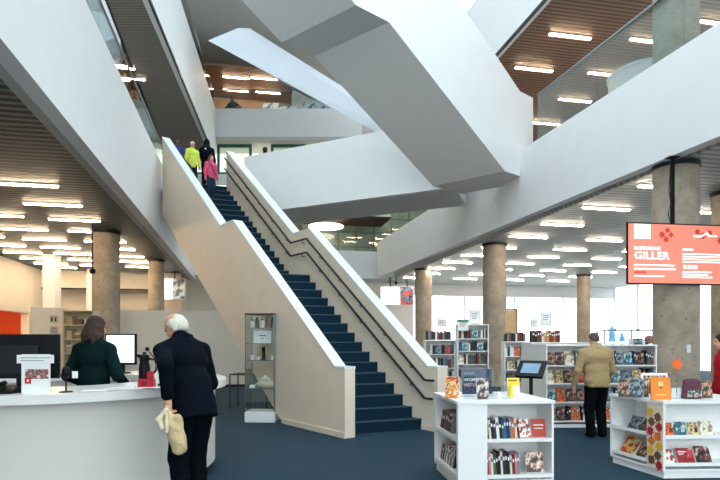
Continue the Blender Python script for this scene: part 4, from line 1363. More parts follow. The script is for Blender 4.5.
# ================================================================== display unit 1 (front, centre right)
def unit_carcass(t, w, dpt, h, bay0, boards, side_bay, m=m_shelf):
    """local: front face at y=0 (towards camera), x 0..w, goes back to y=dpt. open bay on the front from x=bay0..w, another on the left side"""
    th = .022
    MB().box(-.01, w + .01, -.012, dpt + .012, h - .03, h).build('top', m, t, bevel=.003)
    MB().box(.02, w - .02, .03, dpt - .03, 0, .075).build('plinth', m, t)
    MB().box(0, w, 0, dpt, .076, .10).build('bottom_board', m, t)
    zt = h - .031
    MB().box(th + .001, bay0, .0, th, .101, zt).build('front_panel', m, t)              # closed panel beside the bay
    MB().box(bay0 - th, bay0, th + .001, .36, .101, zt).build('divider', m, t)
    MB().box(w - th, w, 0, dpt, .101, zt).build('side_panel', m, t)
    MB().box(bay0 + .001, w - th - .001, .34, .36, .101, zt).build('back_board', m, t)
    MB().box(0, th, 0, side_bay[0], .101, zt).build('corner_post', m, t)
    MB().box(0, th, side_bay[1], dpt, .101, zt).build('side_panel', m, t)
    MB().box(th, .28, side_bay[1] - .001, side_bay[1] + th, .101, zt).build('divider', m, t)
    MB().box(.28, .30, side_bay[0] + .02, side_bay[1] - .002, .101, zt).build('back_board', m, t)
    MB().box(th + .001, w - th - .001, dpt - th, dpt, .101, zt).build('rear_panel', m, t)
    for z in boards:
        MB().box(bay0 + .001, w - th - .001, 0.004, .339, z - .02, z).build('shelf', m, t)
        MB().box(bay0 + .001, w - th - .001, -.004, .003, z - .028, z + .008).build('shelf_lip', m, t)
        MB().box(.004, .279, side_bay[0] + .001, side_bay[1] - .002, z - .02, z).build('shelf', m, t)
        MB().box(-.004, .003, side_bay[0] + .001, side_bay[1] - .002, z - .028, z + .008).build('shelf_lip', m, t)


d1 = 5.585
U1 = Vector((GX(458, d1), d1, 0)); RZ1 = math.radians(6)
t = thing('display_unit', 'low white square book display unit in front of the shelf with tablet kiosk', 'display unit', U1, RZ1)
unit_carcass(t, .99, 1.0, .89, .30, (.145, .505), (.06, .94))
F1 = (U1, RZ1)
R1 = Matrix.Rotation(RZ1, 3, 'Z')
def L1(x, y, z): return U1 + R1 @ Vector((x, y, z))
c_up = ['brown', 'cream', 'black', 'navy', 'white', 'black', 'teal', 'blue', 'navy', 'grey', 'orange', 'cream', 'dark red']
c_lo = ['dark red', 'pink', 'cream', 'green', 'black', 'black', 'cream', 'navy', 'black', 'black', 'cream', 'dark red', 'pink', 'grey']
xa, na = row_upright(.312, .66, .12, .505, .215, .16, F1, 'upper front shelf of centre unit', 'upright books, upper front shelf of the centre unit', c_up, tilt=-.10, tmin=.018, tmax=.028)
xb, nb_ = row_upright(.312, .67, .12, .145, .235, .16, F1, 'lower front shelf of centre unit', 'upright books, lower front shelf of the centre unit', c_lo, tilt=-.06, tmin=.019, tmax=.027)
a_wh = art_mat('cover_white_art', ['#f1efe9', '#ece8df', '#c66a62', '#333338'], 22)
a_red = mat('cover_red_plain', '#b83f2c', .45, var=.06)
a_face = art_mat('cover_portrait', ['#2a1c1c', '#3a2522', '#c9977c', '#efe2da', '#8a2c2c'], 12)
cover_book('book', 'white covered face-out book on the upper front shelf of the centre unit', L1(xa + .075, .10, .507), .125, .19, .02, RZ1, .28, a_wh, None)
cover_book('book', 'red covered face-out book at right on the upper front shelf, centre unit', L1(.875, .09, .507), .15, .19, .02, RZ1 - .1, .28, a_red, None, marks=((.15, .85, .62, .68, m_paper), (.2, .8, .45, .50, m_paper)))
cover_book('book', 'dark portrait cover book at the right of the lower front shelf, centre unit', L1(.835, .09, .147), .185, .21, .02, RZ1 - .08, .30, a_face, None)
# side bay books: lean outward on their shelf, spines towards the left side
F1s = (L1(0, 0, 0), RZ1 - PI / 2)
c_s = ['dark red', 'brown', 'black', 'navy', 'dark red', 'grey', 'black', 'brown']
c_s2 = ['pink', 'dark red', 'white', 'black', 'grey', 'cream', 'navy', 'white']
row_upright(-.88, -.38, .12, .505, .24, .16, F1s, 'upper side shelf of centre unit', 'upright books, upper side shelf of the centre unit', c_s, tilt=.5, tmin=.022, tmax=.034)
row_upright(-.90, -.34, .12, .145, .25, .16, F1s, 'lower side shelf of centre unit', 'upright books, lower side shelf of the centre unit', c_s2, tilt=.5, tmin=.022, tmax=.034)
# things on top of unit 1
ZT = .8915
a_or = art_mat('cover_orange_art', ['#e9a24e', '#d9722f', '#f0d3a0', '#a63a22'], 14)
cover_book('book', 'orange patterned book tilted upright at the left corner of the centre unit top', L1(.02, .30, ZT), .145, .23, .022, math.radians(-20), .22, a_or, None, marks=((.1, .9, .86, .96, mat('cov_red', '#b7472a', .5)),))
a_dk = art_mat('cover_plum_art', ['#2a1f2b', '#3c2a38', '#b8a59a', '#e6ddd2'], 16)
cover_book('book', 'dark plum covered book standing on the centre unit top before the blue sign', L1(.31, .16, ZT), .125, .21, .02, RZ1, .16, a_dk, None)
t = cover_book('book', 'yellow covered book standing at the right of the centre unit top', L1(.69, .30, ZT), .13, .21, .02, RZ1 - .12, .16, mat('cover_yellow', '#f0cf2a', .45), None, marks=((.45, .95, .02, .6, m_paper), (.1, .8, .82, .9, mat('cov_grey', '#7a6a20', .5))))
# blue sign in an acrylic frame
t = thing('frame_sign', 'dark blue Womens History sign in a clear frame on the centre unit', 'sign', L1(.33, .42, ZT), RZ1)
MB().box(-.165, .165, -.006, .006, .03, .30).build('board', mat('sign_navy', '#1d3557', .45, var=.05), t)
MB().box(-.18, .18, -.012, -.0085, 0, .315).build('acrylic_front', m_acryl, t)
MB().box(-.18, .18, .0085, .05, 0, .008).build('foot', m_acryl, t)
text("WOMEN'S", .046, m_paper, t, (-.145, -.0072, .17), bold=.001, ext=.0005)
text('HISTORY', .044, mat('print_pink', '#e7a3a0', .5), t, (-.145, -.0072, .115), bold=.001, ext=.0005)
text('MONTH', .03, mat('print_blue', '#9db7d6', .5), t, (-.145, -.0072, .24), ext=.0005)
for i, (x, lab) in enumerate(((.18, 'clear acrylic leaflet holder left of the plum book'), (.44, 'clear acrylic leaflet holder right of the plum book'), (.58, 'clear acrylic block beside the yellow book'))):
    t = thing('leaflet_holder', lab, 'holder', L1(x, .24, ZT), RZ1, 'acrylic holders on the centre unit')
    MB().box(-.05, .05, -.02, -.015, 0, .14).build('front', m_acryl, t); MB().box(-.05, .05, .015, .02, 0, .16).build('back', m_acryl, t); MB().box(-.05, .05, -.014, .014, 0, .006).build('base', m_acryl, t)

# tablet kiosk
d = 7.3
t = thing('tablet_kiosk', 'black tilted tablet kiosk on a slim post behind the centre display unit', 'kiosk', (GX(531, d), d, 0), math.radians(-36))
MB().lathe([(.16, 0), (.16, .015), (.03, .03)], n=24).build('base', m_black, t, smooth=True)
MB().tube([(0, 0, .03), (0, 0, 1.06)], .025).build('post', m_black, t, smooth=True)
ta = math.radians(46)
MT = Matrix.Translation((0, 0, 1.12)) @ Matrix.Rotation(-ta, 4, 'X')
mb = MB().rbox(-.18, .18, -.02, .02, -.145, .145, .01); mb.v = [tuple(MT @ Vector(v)) for v in mb.v]; mb.build('tablet_case', m_black, t, bevel=.006)
mb = MB().box(-.115, .115, -.0235, -.0205, -.085, .085); mb.v = [tuple(MT @ Vector(v)) for v in mb.v]; mb.build('screen', mat('screen_tablet', '#56748f', .2, emit=.12, ecol='#9fc0dd', var=.2, scale=6), t)
mb = MB().box(-.03, .03, .021, .07, -.05, .05); mb.v = [tuple(MT @ Vector(v)) for v in mb.v]; mb.build('bracket', m_black, t)

# ================================================================== display unit 2 (right)
d2 = 6.09
U2 = Vector((GX(663.5, d2), d2, 0)); RZ2 = math.radians(3)
R2 = Matrix.Rotation(RZ2, 3, 'Z')
t2 = thing('display_unit', 'low white book display unit with autumn leaf strip at the right edge', 'display unit', U2, RZ2)
def L2(x, y, z): return U2 + R2 @ Vector((x, y, z))
# its left side is skewed: goes back-left
w, dpt, h = 1.25, .85, .84
SK = -.16                                       # left side runs back and to the left
def sk(x, y): return (x + SK * (y / dpt), y)
def sprism(x0, x1, y0, y1, z0, z1, nm, m):
    return MB().prism([sk(x0, y0), sk(x1, y0), sk(x1, y1), sk(x0, y1)], z0, z1).build(nm, m, t2)
sprism(-.012, w, -.012, dpt + .01, h - .03, h, 'top', m_shelf)
sprism(.02, w - .02, .02, dpt - .02, 0, .075, 'plinth', m_shelf)
sprism(0, w, 0, dpt, .076, .10, 'bottom_board', m_shelf)
zt = h - .031
sprism(0, .022, 0, .24, .101, zt, 'corner_panel', m_shelf)
sprism(0, .022, dpt - .03, dpt, .101, zt, 'corner_post', m_shelf)
sprism(.023, w, dpt - .03, dpt, .101, zt, 'rear_panel', m_shelf)
sprism(.30, .32, .26, dpt - .031, .101, zt, 'back_board', m_shelf)
sprism(.023, .32, .24, .258, .101, zt, 'divider', m_shelf)
sprism(.321, w, .24, .258, .101, zt, 'back_board', m_shelf)
sprism(w - .022, w, .0, .239, .101, zt, 'side_panel', m_shelf)
for z in (.16, .46):
    sprism(.023, w - .023, .004, .239, z - .02, z, 'shelf', m_shelf)
    sprism(.023, w - .023, -.004, .003, z - .028, z + .012, 'shelf_lip', m_shelf)
    sprism(.004, .299, .262, dpt - .032, z - .02, z, 'shelf', m_shelf)
    sprism(-.006, .003, .262, dpt - .032, z - .028, z + .012, 'shelf_lip', m_shelf)
# autumn leaf strip on the corner panel (left side)
LM = Matrix.Translation(U2) @ Matrix.Rotation(RZ2, 4, 'Z')
strip = MB().hexa([sk(-.004, .005) + (.08,), sk(-.001, .005) + (.08,), sk(-.001, .235) + (.08,), sk(-.004, .235) + (.08,)], [sk(-.004, .005) + (zt,), sk(-.001, .005) + (zt,), sk(-.001, .235) + (zt,), sk(-.004, .235) + (zt,)]).build('leaf_strip', m_cream, t2)
leafm = [mat('leaf_red', '#b4232a', .6), mat('leaf_orange', '#e0702a', .6), mat('leaf_yellow', '#e6b52e', .6), mat('leaf_brown', '#6e4b33', .6)]
k = 0
for r_ in range(7):
    for c_ in range(2):
        cy = .065 + c_ * .11 + (.012 if r_ % 2 else -.008); cz = .13 + r_ * .105 + c_ * .045
        if cz > zt - .05: continue
        ang = rnd.uniform(0, 6.28); pts = []
        for q in range(16):
            a_ = ang + 2 * PI * q / 16; rad = .056 * (1. if q % 2 == 0 else .76) * (1.15 if q % 4 == 0 else .95)
            pts.append((cy + rad * math.cos(a_), min(zt - .004, cz + rad * math.sin(a_))))
        pts = [(min(max(y_, .008), .232), z_) for y_, z_ in pts]
        MB().hexa([sk(-.0065, y_) + (z_,) for y_, z_ in pts], [sk(-.0042, y_) + (z_,) for y_, z_ in pts]).build('leaf', leafm[(k * 3 + r_) % 4], strip)
        k += 1
arts = {'orange red': art_mat('cv1', ['#c9421f', '#e0702a', '#7a1f18', '#efc9a0'], 14), 'teal': art_mat('cv2', ['#2d6f7d', '#1f5563', '#9fc3bd', '#e6e0d0'], 12), 'tawny': art_mat('cv3', ['#b98a5a', '#e4cf9f', '#4a3424', '#d8b177'], 14),
        'cream': art_mat('cv4', ['#e3d9c2', '#efe7d2', '#a8967a', '#6f7f6a'], 12), 'white and red': art_mat('cv5', ['#efeae2', '#f2eee8', '#b0392f', '#7c8a86'], 16), 'crimson': art_mat('cv6', ['#a51d2d', '#8e1824', '#c9404a', '#efd8d0'], 8),
        'black': art_mat('cv7', ['#1d1b1e', '#2a2528', '#8a4a3a', '#d8c9b8'], 14), 'slate': art_mat('cv8', ['#2f3b48', '#3d4a58', '#8fa0ab', '#1c222a'], 14), 'red and yellow': art_mat('cv9', ['#a3242a', '#c23a2c', '#e2b33c', '#7fae6b', '#e9dccb'], 14), 'dark brown': art_mat('cv10', ['#2e201c', '#493028', '#b88e72', '#7a2a26'], 14)}
for nm, x, z, w_, h_, rr_ in (('orange red', .075, .46, .12, .15, 0), ('teal', .205, .46, .15, .16, -.05), ('tawny', .36, .46, .12, .15, .05), ('cream', .51, .46, .15, .16, -.06),
                             ('white and red', .085, .16, .13, .16, .03), ('crimson', .27, .16, .19, .17, -.04), ('black', .47, .16, .17, .19, -.08)):
    cover_book('book', '%s face out book on the %s front shelf of the leaf strip unit' % (nm, 'upper' if z > .3 else 'lower'), L2(x + .01, .03, z + .002), w_, h_, .018, RZ2 + rr_, .5, arts[nm], None,
               marks=((.12, .6, .70, .78, m_paper), (.12, .45, .56, .61, m_paper)) if nm == 'crimson' else ())
LS = RZ2 - PI / 2 + .19
for nm, y, z, w_, h_, in (('slate', .50, .46, .20, .17), ('black', .36, .46, .13, .17), ('red and yellow', .60, .16, .24, .23), ('dark brown', .38, .16, .16, .17)):
    x_, y_ = sk(.03, y)
    cover_book('book', '%s face-out book on the %s left side shelf, leaf strip unit' % (nm, 'upper' if z > .3 else 'lower'), L2(x_, y_, z + .002), w_, h_, .02, LS, .55, arts[nm], None)
ZT2 = h + .0015
cover_book('orange_sign', 'bright orange square board with small emblem on the leaf strip unit', L2(.055, .13, ZT2), .235, .245, .012, RZ2 + .05, .10, mat('orange_board', '#ee8a22', .45, var=.05), None, '#c9701c', cat='sign',
           marks=((.38, .62, .60, .80, mat('emblem_pale', '#f6c98a', .5)), (.44, .56, .5, .6, mat('emblem_dark', '#b3551a', .5)), (.25, .75, .2, .24, mat('emblem_pale', '#f6c98a', .5))))
cover_book('framed_photo', 'white framed landscape photograph standing behind the orange board', L2(.22, .52, ZT2), .32, .27, .014, RZ2, .10, m_paper, None, '#f0eeea', cat='picture frame',
           marks=((.07, .93, .12, .90, art_mat('photo_dusk', ['#23303a', '#33424d', '#b07a5a', '#d9b08a', '#1a2026'], 9)),))
for x, y, nm, rr_, le, w_ in ((-.20, .42, 'dark brown', -.5, .35, .15), (-.10, .36, 'slate', -.55, .3, .15), (-.01, .40, 'black', -.45, .3, .14)):
    cover_book('book', '%s book leaning on the leaf strip unit left of the orange board' % nm, L2(x, y, ZT2), w_, .22, .022, RZ2 + rr_, le, arts[nm], None)
# plum bag-like book bundle and other top items
t = thing('plum_pouch', 'plum coloured soft pouch with teal pattern on the leaf strip unit', 'pouch', L2(.46, .22, ZT2), RZ2)
field_mesh([('e', (0, 0, .10), (.115, .045, .11), None), ('c', (-.08, 0, .02), (.08, 0, .02), .035, .035), ('c', (-.07, 0, .19), (.07, 0, .19), .03, .03)], .009, .03, cuts=[((0, 0, -1), 0)], wr=.003).build('pouch', mat('plum_cloth', '#5d3340', .8, var=.2, scale=20, bump=.4), t, smooth=True)
MB().box(-.085, .085, -.052, -.046, .02, .10).build('patch', art_mat('patch_teal', ['#2d5a60', '#1f3f46', '#c9bfb0', '#6b3a48'], 20), t)
for i, x in enumerate((.27, .335)):
    t = thing('leaflet_holder', ('clear acrylic holder just right of the orange board' if i == 0 else 'clear acrylic holder next to the plum pouch'), 'holder', L2(x, .25, ZT2), RZ2, 'acrylic holders on the leaf strip unit')
    MB().box(-.028, .028, -.02, -.016, 0, .15).build('front', m_acryl, t); MB().box(-.028, .028, .016, .02, 0, .17).build('back', m_acryl, t); MB().box(-.028, .028, -.0155, .0155, 0, .006).build('base', m_acryl, t)
    MB().box(-.024, .024, -.006, .006, .008, .12).build('leaflets', m_paper, t)
cover_book('book', 'dark covered book at the far right end of the leaf strip unit top', L2(.66, .25, ZT2), .14, .20, .02, RZ2, .2, arts['dark brown'], None)
# orange leaf ornament on a clear stand
t = thing('leaf_ornament', 'orange maple leaf cut out on a thin clear stand near the column', 'ornament', L2(.50, .55, ZT2), RZ2)
pts = []
for q in range(22):
    a_ = PI / 2 + 2 * PI * q / 22; rad = .085 * ((1.0 if q % 4 == 0 else .74) if q % 2 == 0 else .5)
    pts.append((rad * math.cos(a_) * 1.05, rad * math.sin(a_)))
MB().hexa([(x, -.004, .37 + z) for x, z in pts], [(x, .004, .37 + z) for x, z in pts]).build('leaf', mat('leaf_bright', '#ee6a1c', .5), t)
MB().tube([(0, 0, 0.005), (0, 0, .30)], .006).build('stem', m_acryl, t); MB().box(-.06, .06, -.04, .04, 0, .005).build('base', m_acryl, t)

# ================================================================== hanging screen with the prize notice
d = 9.45
SS = 1.277
t = thing('hanging_screen', 'large orange red hanging screen with white GILLER lettering at the right edge', 'screen', Vector((V(627, 287, d).x, d, V(627, 284, d).z)), math.radians(8.3))
t.scale = (SS, SS, SS)
SW, SHh = 1.46, .815
fr_ = MB().box(-.0, SW, 0, .024, 0, SHh).build('frame', m_black, t, bevel=.004)
panel = MB().box(.018, SW - .018, -.004, -.0005, .018, SHh - .018).build('screen_panel', mat('screen_coral', '#e88a76', .4, emit=.24, ecol='#ee6f58', var=.04, scale=3), t)
m_tx = mat('screen_text_white', '#ffffff', .5, emit=.6, ecol='#fff6f2', var=0)
m_tr = mat('screen_splash_red', '#c9402c', .5, emit=.12, ecol='#c2351f', var=.1)
def bar(x0, x1, z0, z1, m=m_tx, nm='text_line', y=-.0065):
    MB().box(x0, x1, y, -.0045, z0, z1).build(nm, m, panel)
bar(.10, .33, .60, .79, nm='logo_square')
text('SCOTIABANK', .062, m_tx, panel, (.10, -.0046, .455), bold=.0012, ext=.0008)
text('GILLER', .135, m_tx, panel, (.10, -.0046, .335), bold=.0022, ext=.0008).scale = (1.22, 1, 1)
bar(.10, .68, .245, .262); bar(.10, .70, .195, .212); bar(.10, .53, .10, .116)
for k in range(6): bar(.11 + .028 * k, .128 + .028 * k, .14, .172, m_tr)
bar(.80, .96, .46, .482)
for z in (.405, .37, .335, .30): bar(.80, 1.40 - .05 * rnd.random(), z, z + .014)
for k in range(3): bar(.81 + .075 * k, .865 + .075 * k, .215, .262, nm='icon')
for z in (.165, .13, .095): bar(.80, 1.28 - .12 * rnd.random(), z, z + .016)
for (cx_, cz_, r_) in ((.50, .66, .055), (.56, .60, .05), (.63, .66, .045), (.58, .72, .045), (1.02, .71, .05), (1.10, .66, .055), (1.20, .70, .05), (1.36, .60, .06)):
    pts = [(cx_ + r_ * (1 if q % 2 else .55) * math.cos(2 * PI * q / 14), min(SHh - .02, cz_ + r_ * (1 if q % 2 else .55) * math.sin(2 * PI * q / 14))) for q in range(14)]
    MB().hexa([(x, -.0058, z) for x, z in pts], [(x, -.0045, z) for x, z in pts]).build('splash', m_tr, panel)
MB().tube([(1.00 + .1 * math.sin(q * .9), -.008, .62 + .03 * math.cos(q * 1.7) + .012 * q * .5) for q in range(0, 1)] + [(.96, -.008, .655), (1.05, -.008, .645), (1.11, -.008, .67), (1.16, -.008, .70), (1.19, -.008, .66), (1.30, -.008, .66)], .012, 6).build('script_mark', m_tx, panel)
TOPZ = (SOF - .025 - t.location.z) / SS
MB().box(.655, .695, .005, .045, SHh, TOPZ).build('hanging_pole', m_black, t)
MB().tube([(.645, .02, SHh + .01), (.61, .02, SHh + .12), (.645, .02, SHh + .28), (.62, .02, SHh + .45), (.65, .02, TOPZ - .02)], .006, 6).build('cable', m_black, t)
MB().box(.60, .75, -.03, .08, TOPZ - .012, TOPZ - .001).build('ceiling_plate', m_black, t)

# ================================================================== shelving ranges
def shelf_unit(label, loc, rz, w, dep, h, tiers, bays, double=True, nm='bookshelf', skip_panel=False):
    t = thing(nm, label, 'bookshelf', loc, rz)
    th = .025
    MB().box(-.005, w + .005, -.005, dep + .005, h - .025, h).build('top', m_shelf, t)
    for i in range(bays + 1):
        x = w * i / bays
        x0 = 0 if i == 0 else (w - th if i == bays else x - th / 2)
        MB().box(x0, x0 + th, 0, dep, 0, h - .026).build('upright', m_shelf, t)
    for i in range(bays):
        xa_, xb_ = w * i / bays + th + .001, w * (i + 1) / bays - th - .001
        MB().box(xa_, xb_, dep * (.5 if double else 1) - .012, dep * (.5 if double else 1) - .001, .06, h - .026).build('back_board', m_shelf, t)
        MB().box(xa_, xb_, .02, .035, .0, .058).build('plinth', m_shelf, t)
        for z in tiers:
            MB().box(xa_, xb_, .003, dep * (.5 if double else 1) - .013, z - .022, z).build('shelf', m_shelf, t)
    return t


def fill(loc, rz, w, tiers, bays, dep, who, hgt, parts=False, face=.25, tmin=.03, tmax=.06, cols=None, ymid=.13):
    R_ = Matrix.Rotation(rz, 3, 'Z')
    nm_t = ['bottom', 'second', 'third', 'fourth', 'fifth', 'sixth']
    bw = ['left', 'right'] if bays == 2 else (['left', 'middle', 'right'] if bays == 3 else [''])
    for ti, z in enumerate(tiers):
        for b_ in range(bays):
            x = w * b_ / bays + .035; x1 = w * (b_ + 1) / bays - .03
            i = 0
            where = '%s %sshelf, %s' % (nm_t[ti], bw[b_] + ' ' if bw[b_] else '', who)
            while x < x1 - .03:
                i += 1
                if rnd.random() < face and x1 - x > .2:
                    w_ = rnd.uniform(.13, .17); h_ = hgt * rnd.uniform(.78, .92)
                    nm = rnd.choice(['black', 'slate', 'dark brown', 'crimson', 'black', 'dark brown', 'slate', 'orange red', 'teal', 'tawny', 'cream'])
                    p = R_ @ Vector((x + w_ / 2, .05, 0)) + loc + Vector((0, 0, z + .002))
                    key = nm
                    o = MB().box(-w_ / 2, w_ / 2, 0, .02, 0, h_).build('book', arts[nm])
                    o.location = p; o.rotation_euler = (-.22, 0, rz + rnd.uniform(-.1, .1))
                    tag(o, '%s face-out book, %s from left, %s' % (nm, ORD[min(i, 20)], where), 'book', 'books on the ' + who)
                    x += w_ + .02
                else:
                    th = min(rnd.uniform(tmin, tmax), x1 - x)
                    c = rnd.choice(cols) if cols else rnd.choice(BCOL)[0]
                    h_ = hgt * rnd.uniform(.72, .98)
                    p = R_ @ Vector((x + th / 2, ymid, 0)) + loc + Vector((0, 0, z + .001))
                    put_book(c, p, (th, .15, h_), rz, '%s book, %s from left, %s' % (c, ORD[min(i, 20)], where), 'books on the ' + who, parts)
                    x += th + (.003 if rnd.random() < .85 else .05)


# shelf the man browses
dS = 9.62
LSM = Vector((GX(546, dS), dS, 0)); RS = math.radians(3)
shelf_unit('white four tier bookshelf browsed by the man in the tan jacket', LSM, RS, 1.95, .75, 1.42, (.115, .44, .76, 1.07), 2)
DKC = ['black', 'navy', 'black', 'dark red', 'brown', 'grey', 'black', 'teal', 'purple']
fill(LSM, RS, 1.95, (.115, .44, .76, 1.07), 2, .375, 'behind man in tan', .265, True, .55, .022, .045, DKC)
# flat stack and ornaments on top
Rs = Matrix.Rotation(RS, 3, 'Z')
for i, c in enumerate(('navy', 'teal', 'black')):
    put_book(c, LSM + Rs @ Vector((1.62, .25, 1.422 + .034 * i + .016)), (.032, .20, .26), RS + PI / 2 * 0, '%s book lying flat, %s from bottom in short stack above the shelf' % (c, ORD[i + 1]), 'flat books on the shelf top', True, tilt=PI / 2)
m_bl = mat('blue_glass_paper', '#6fb3dc', .4, var=.2, scale=20)
for i, (px, hh, lab) in enumerate(((597, .20, 'pale blue paper tree ornament behind the man\'s head'), (612, .30, 'tall pale blue paper tree ornament right of the man\'s head'), (622, .17, 'small pale blue paper tree ornament near the flat books'))):
    t = thing('paper_tree', lab, 'ornament', (GX(px, 9.95), 9.95, 1.4215), RS, 'blue ornaments on the shelf')
    MB().lathe([(.04, 0), (.04, .01), (.008, .015), (.008, .05)], n=14).build('foot', m_white, t, smooth=True)
    MB().lathe([(.07, .05), (.03, .05 + hh * .33), (.055, .05 + hh * .33), (.02, .05 + hh * .66), (.04, .05 + hh * .66), (.002, .05 + hh)], n=12).build('tiers', m_bl, t)
t = thing('paper_bust', 'round brown and white ornament at the right end of the shelf top', 'ornament', (GX(649, 9.9), 9.9, 1.4215), RS)
MB().ball((0, 0, .085), .075, 16, 10, (1, 1, 1.05)).build('ball', mat('ornament_brown', '#8b5f4c', .6), t, smooth=True)
MB().lathe([(.045, 0), (.045, .015)], n=16).build('foot', m_white, t, smooth=True)
t = thing('table_rail', 'thin dark rail on posts before the bright windows, right of the man', 'rail', (GX(627, 12.5), 12.5, 0), 0)
MB().tube([(-.55, 0, 1.72), (.62, 0, 1.72)], .018).build('top_rail', m_dkmetal, t, True and False)
for x in (-.5, .1, .57): MB().tube([(x, 0, 0), (x, 0, 1.71)], .014).build('post', m_dkmetal, t)

# unit behind, carrying a top row of books (left of the man)
d4 = 11.6
L4 = Vector((GX(531, d4), d4, 0))
shelf_unit('white bookshelf behind the tablet kiosk with one row of books on its top', L4, RS, 1.5, .6, 1.45, (.1, .55, 1.0), 1)
x, n_ = row_upright(.05, .66, .15, 1.452, .26, .18, (L4, RS), 'row standing on the shelf behind kiosk', 'books standing on the shelf behind the kiosk', ['black', 'black', 'dark red', 'brown', 'cream', 'pink', 'mustard', 'dark red', 'brown', 'orange', 'dark red', 'black'], True, .035, .06, 0)
fill(L4, RS, 1.5, (1.0,), 1, .3, 'shelf behind the kiosk', .30, False, .2, .05, .08)
# three ranges farther back
for (px0, px1, dd, h, tiers, who, lab, rz) in ((425, 455.5, 14.6, 1.50, (.12, .45, .78, 1.13), 'short shelf beside the stair foot', 'white bookshelf beside the foot of the stair with a row of books on top', .02),
                                               (457.5, 489, 14.4, 1.90, (.12, .50, .88, 1.22, 1.54), 'tall shelf left of the column', 'tall white bookshelf left of the round column', .02),
                                               (504.5, 531, 14.5, 1.46, (.12, .42, .74, 1.08), 'narrow shelf right of the column', 'narrow white bookshelf right of the round column', .02)):
    a = Vector((GX(px0, dd), dd, 0)); w = GX(px1, dd) - a.x
    shelf_unit(lab, a, rz, w, .32, h, tiers, 1, double=False)
    vis = tiers[1:] if h > 1.2 else tiers
    fill(a, rz, w, tiers[1:], 1, .3, who, .27, False, .22, .03, .055, ['black', 'navy', 'teal', 'brown', 'grey', 'dark red', 'black', 'cream', 'white', 'blue'])
    if h < 1.6:
        row_upright(.04, w - .05, .15, h + .002, .24, .16, (a, rz), 'row on top of %s' % who, 'books on top of the ' + who, ['black', 'grey', 'brown', 'black', 'navy', 'white', 'brown', 'dark red'], False, .035, .06, 0)
# green topped panel and framed notices over the shelves
def notice(lab, px, py0, py1, wpx, d, m=m_paper, head=None):
    z = V(px, py1, d).z; hh = V(px, py0, d).z - z; w_ = wpx / F * d
    t = thing('framed_notice', lab, 'sign', (GX(px, d), d, z))
    MB().box(-w_ / 2, w_ / 2, 0, .012, 0, hh).build('frame', mat('frame_grey', '#9aa0a2', .4), t)
    MB().box(-w_ / 2 + .015, w_ / 2 - .015, -.003, -.0005, .015, hh - .015).build('sheet', m, t)
    for k in range(3): MB().box(-w_ * .3, w_ * (.3 - .08 * k), -.0045, -.0031, hh * (.72 - .16 * k), hh * (.77 - .16 * k)).build('text_line', mat('print_grey', '#8c8c8e', .6), t)
    if head: MB().box(-w_ / 2, w_ / 2, -.006, -.0046, hh * .78, hh).build('header', head, t)
    MB().box(-.03, .03, .012, .03, -.0, .03).build('clip', m_dkmetal, t)
    return t


notice('small framed notice standing over the short shelf by the stair foot', 442, 319, 326.6, 9, 14.75)
notice('tall framed white notice over the tall shelf left of the column', 475, 310, 324.3, 10.5, 14.5)
notice('framed grey notice above the books behind the kiosk', 546, 312, 325.3, 11, 11.9)
notice('small plain notice left of the framed grey notice', 534.5, 319, 327.5, 7, 11.9)
t = notice('green topped notice on the tall shelf left of the column', 463, 319.5, 331, 12, 14.38, m_paper, mat('notice_green', '#3f8a5c', .5))
# dark door leaf with frame in the right back wall
t = MB().box(-.35, -.28, 0, .1, 0, 3.1).box(.28, .35, 0, .1, 0, 3.1).box(-.28, .28, 0, .1, 3.03, 3.1).build('door_1', mat('door_frame_brown', '#7a6a55', .5), None)
t.location = (GX(511, 29.), 29.0, 0); struct(t)
MB().box(-.275, .275, .03, .07, .01, 3.02).build('door_leaf', mat('door_leaf_tan', '#c7b08a', .5), t)
MB().tube([(.2, .0, 1.0), (.2, .0, 1.3)], .02).build('door_handle', m_dkmetal, t)
# ================================================================== upper level items
d = 13.6
t = thing('curved_counter', 'curved white counter behind the upper right glass balustrade', 'counter', (GX(672, d), d + 1.2, FLOOR2)); t.scale = (.62, .62, 1)
pts_o = [(1.5 * math.cos(a_), 1.5 * math.sin(a_)) for a_ in [PI * .55 + i * PI * .9 / 16 for i in range(17)]]
pts_i = [(1.15 * math.cos(a_), 1.15 * math.sin(a_)) for a_ in [PI * .55 + i * PI * .9 / 16 for i in range(17)]]
mb = MB(); mb2 = MB()
for i in range(16):
    q = [pts_o[i], pts_o[i + 1], pts_i[i + 1], pts_i[i]]
    mb.prism(q, 0, 2.55); 
    mb2.prism([(x * 1.04, y * 1.04) for x, y in q], 2.551, 2.63)
mb.build('front', m_white, t); mb2.build('top', m_white, t)
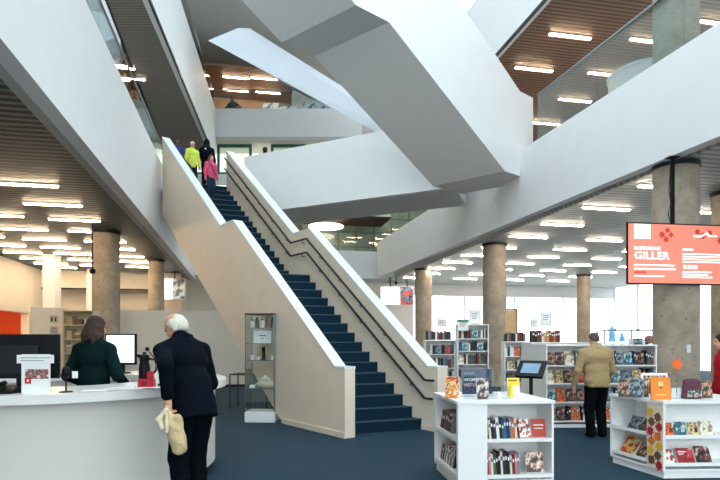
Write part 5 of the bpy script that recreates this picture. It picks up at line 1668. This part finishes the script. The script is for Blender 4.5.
# blue seats behind the far third floor parapet
for i, (px, w_, lab) in enumerate(((270, .9, 'leftmost blue screen panel behind the far third floor parapet'), (290, 1.1, 'large blue screen panel behind the far third floor parapet'), (312, .9, 'blue screen panel right of centre behind the far parapet'), (325, 1.0, 'rightmost blue screen panel behind the far third floor parapet'))):
    d = 28.6
    t = thing('display_board', lab, 'display board', (GX(px, d), d, FLOOR3), .1 * (i - 1), 'blue boards on the third floor')
    MB().box(-w_ / 2, w_ / 2, -.02, .02, .9, 2.0 - .15 * (i % 2)).build('board', art_mat('blue_board', ['#e6eef4', '#dfe9f1', '#2f7fc0', '#1b5f9e'], 2.2), t)
    for sx in (-1, 1): MB().box(sx * w_ * .4 - .02, sx * w_ * .4 + .02, -.019, .019, 0, .899).build('leg', m_dkmetal, t)
a_, b_ = Vector((-12.5, d3 + .1, 12.425)), Vector((.0, d3 + .1, 12.425))
t = thing('glass_balustrade', 'glass balustrade on the far third floor parapet before the blue boards', 'balustrade', (-6, d3 + .1, 12.425))
for i in range(8):
    x0 = -12.5 + i * 1.56
    MB().box(x0, x0 + 1.54, d3 + .09, d3 + .11, 12.425, 13.3).build('glass_pane', m_glass_b, t, True)
MB().tube([(-12.5, d3 + .1, 13.33), (.0, d3 + .1, 13.33)], .03).build('handrail', m_steel, t, True)
# ================================================================== camera, light, view
cam = bpy.data.cameras.new('camera'); co = bpy.data.objects.new('camera', cam); COL.objects.link(co)
co.location = (0, 0, HC); co.rotation_euler = (PI / 2, 0, 0)
cam.sensor_width = 36; cam.lens = F / 720 * 36; cam.shift_y = 100 / 720
cam.clip_start = .05; cam.clip_end = 400
SC.camera = co
w = bpy.data.worlds.new('world'); SC.world = w; w.use_nodes = True
nt = w.node_tree
bg = nt.nodes['Background']
tc = nt.nodes.new('ShaderNodeTexCoord'); sp = nt.nodes.new('ShaderNodeSeparateXYZ')
nt.links.new(tc.outputs['Generated'], sp.inputs[0])
rp = nt.nodes.new('ShaderNodeValToRGB')
rp.color_ramp.elements[0].position = .45; rp.color_ramp.elements[0].color = (.95, .97, 1, 1)
rp.color_ramp.elements[1].position = .8; rp.color_ramp.elements[1].color = (.86, .93, 1, 1)
mp = nt.nodes.new('ShaderNodeMapRange'); mp.inputs['From Min'].default_value = -1
nt.links.new(sp.outputs['Z'], mp.inputs['Value']); nt.links.new(mp.outputs['Result'], rp.inputs['Fac'])
nt.links.new(rp.outputs['Color'], bg.inputs['Color'])
bg.inputs['Strength'].default_value = 1.7
SC.view_settings.view_transform = 'Standard'; SC.view_settings.look = 'None'
SC.view_settings.gamma = 1; SC.view_settings.use_curve_mapping = False
SC.view_settings.exposure = 1.36
SC.cycles.max_bounces = 8; SC.cycles.diffuse_bounces = 5; SC.cycles.transparent_max_bounces = 16
SC.cycles.sample_clamp_indirect = 8
SC.cycles.use_denoising = True
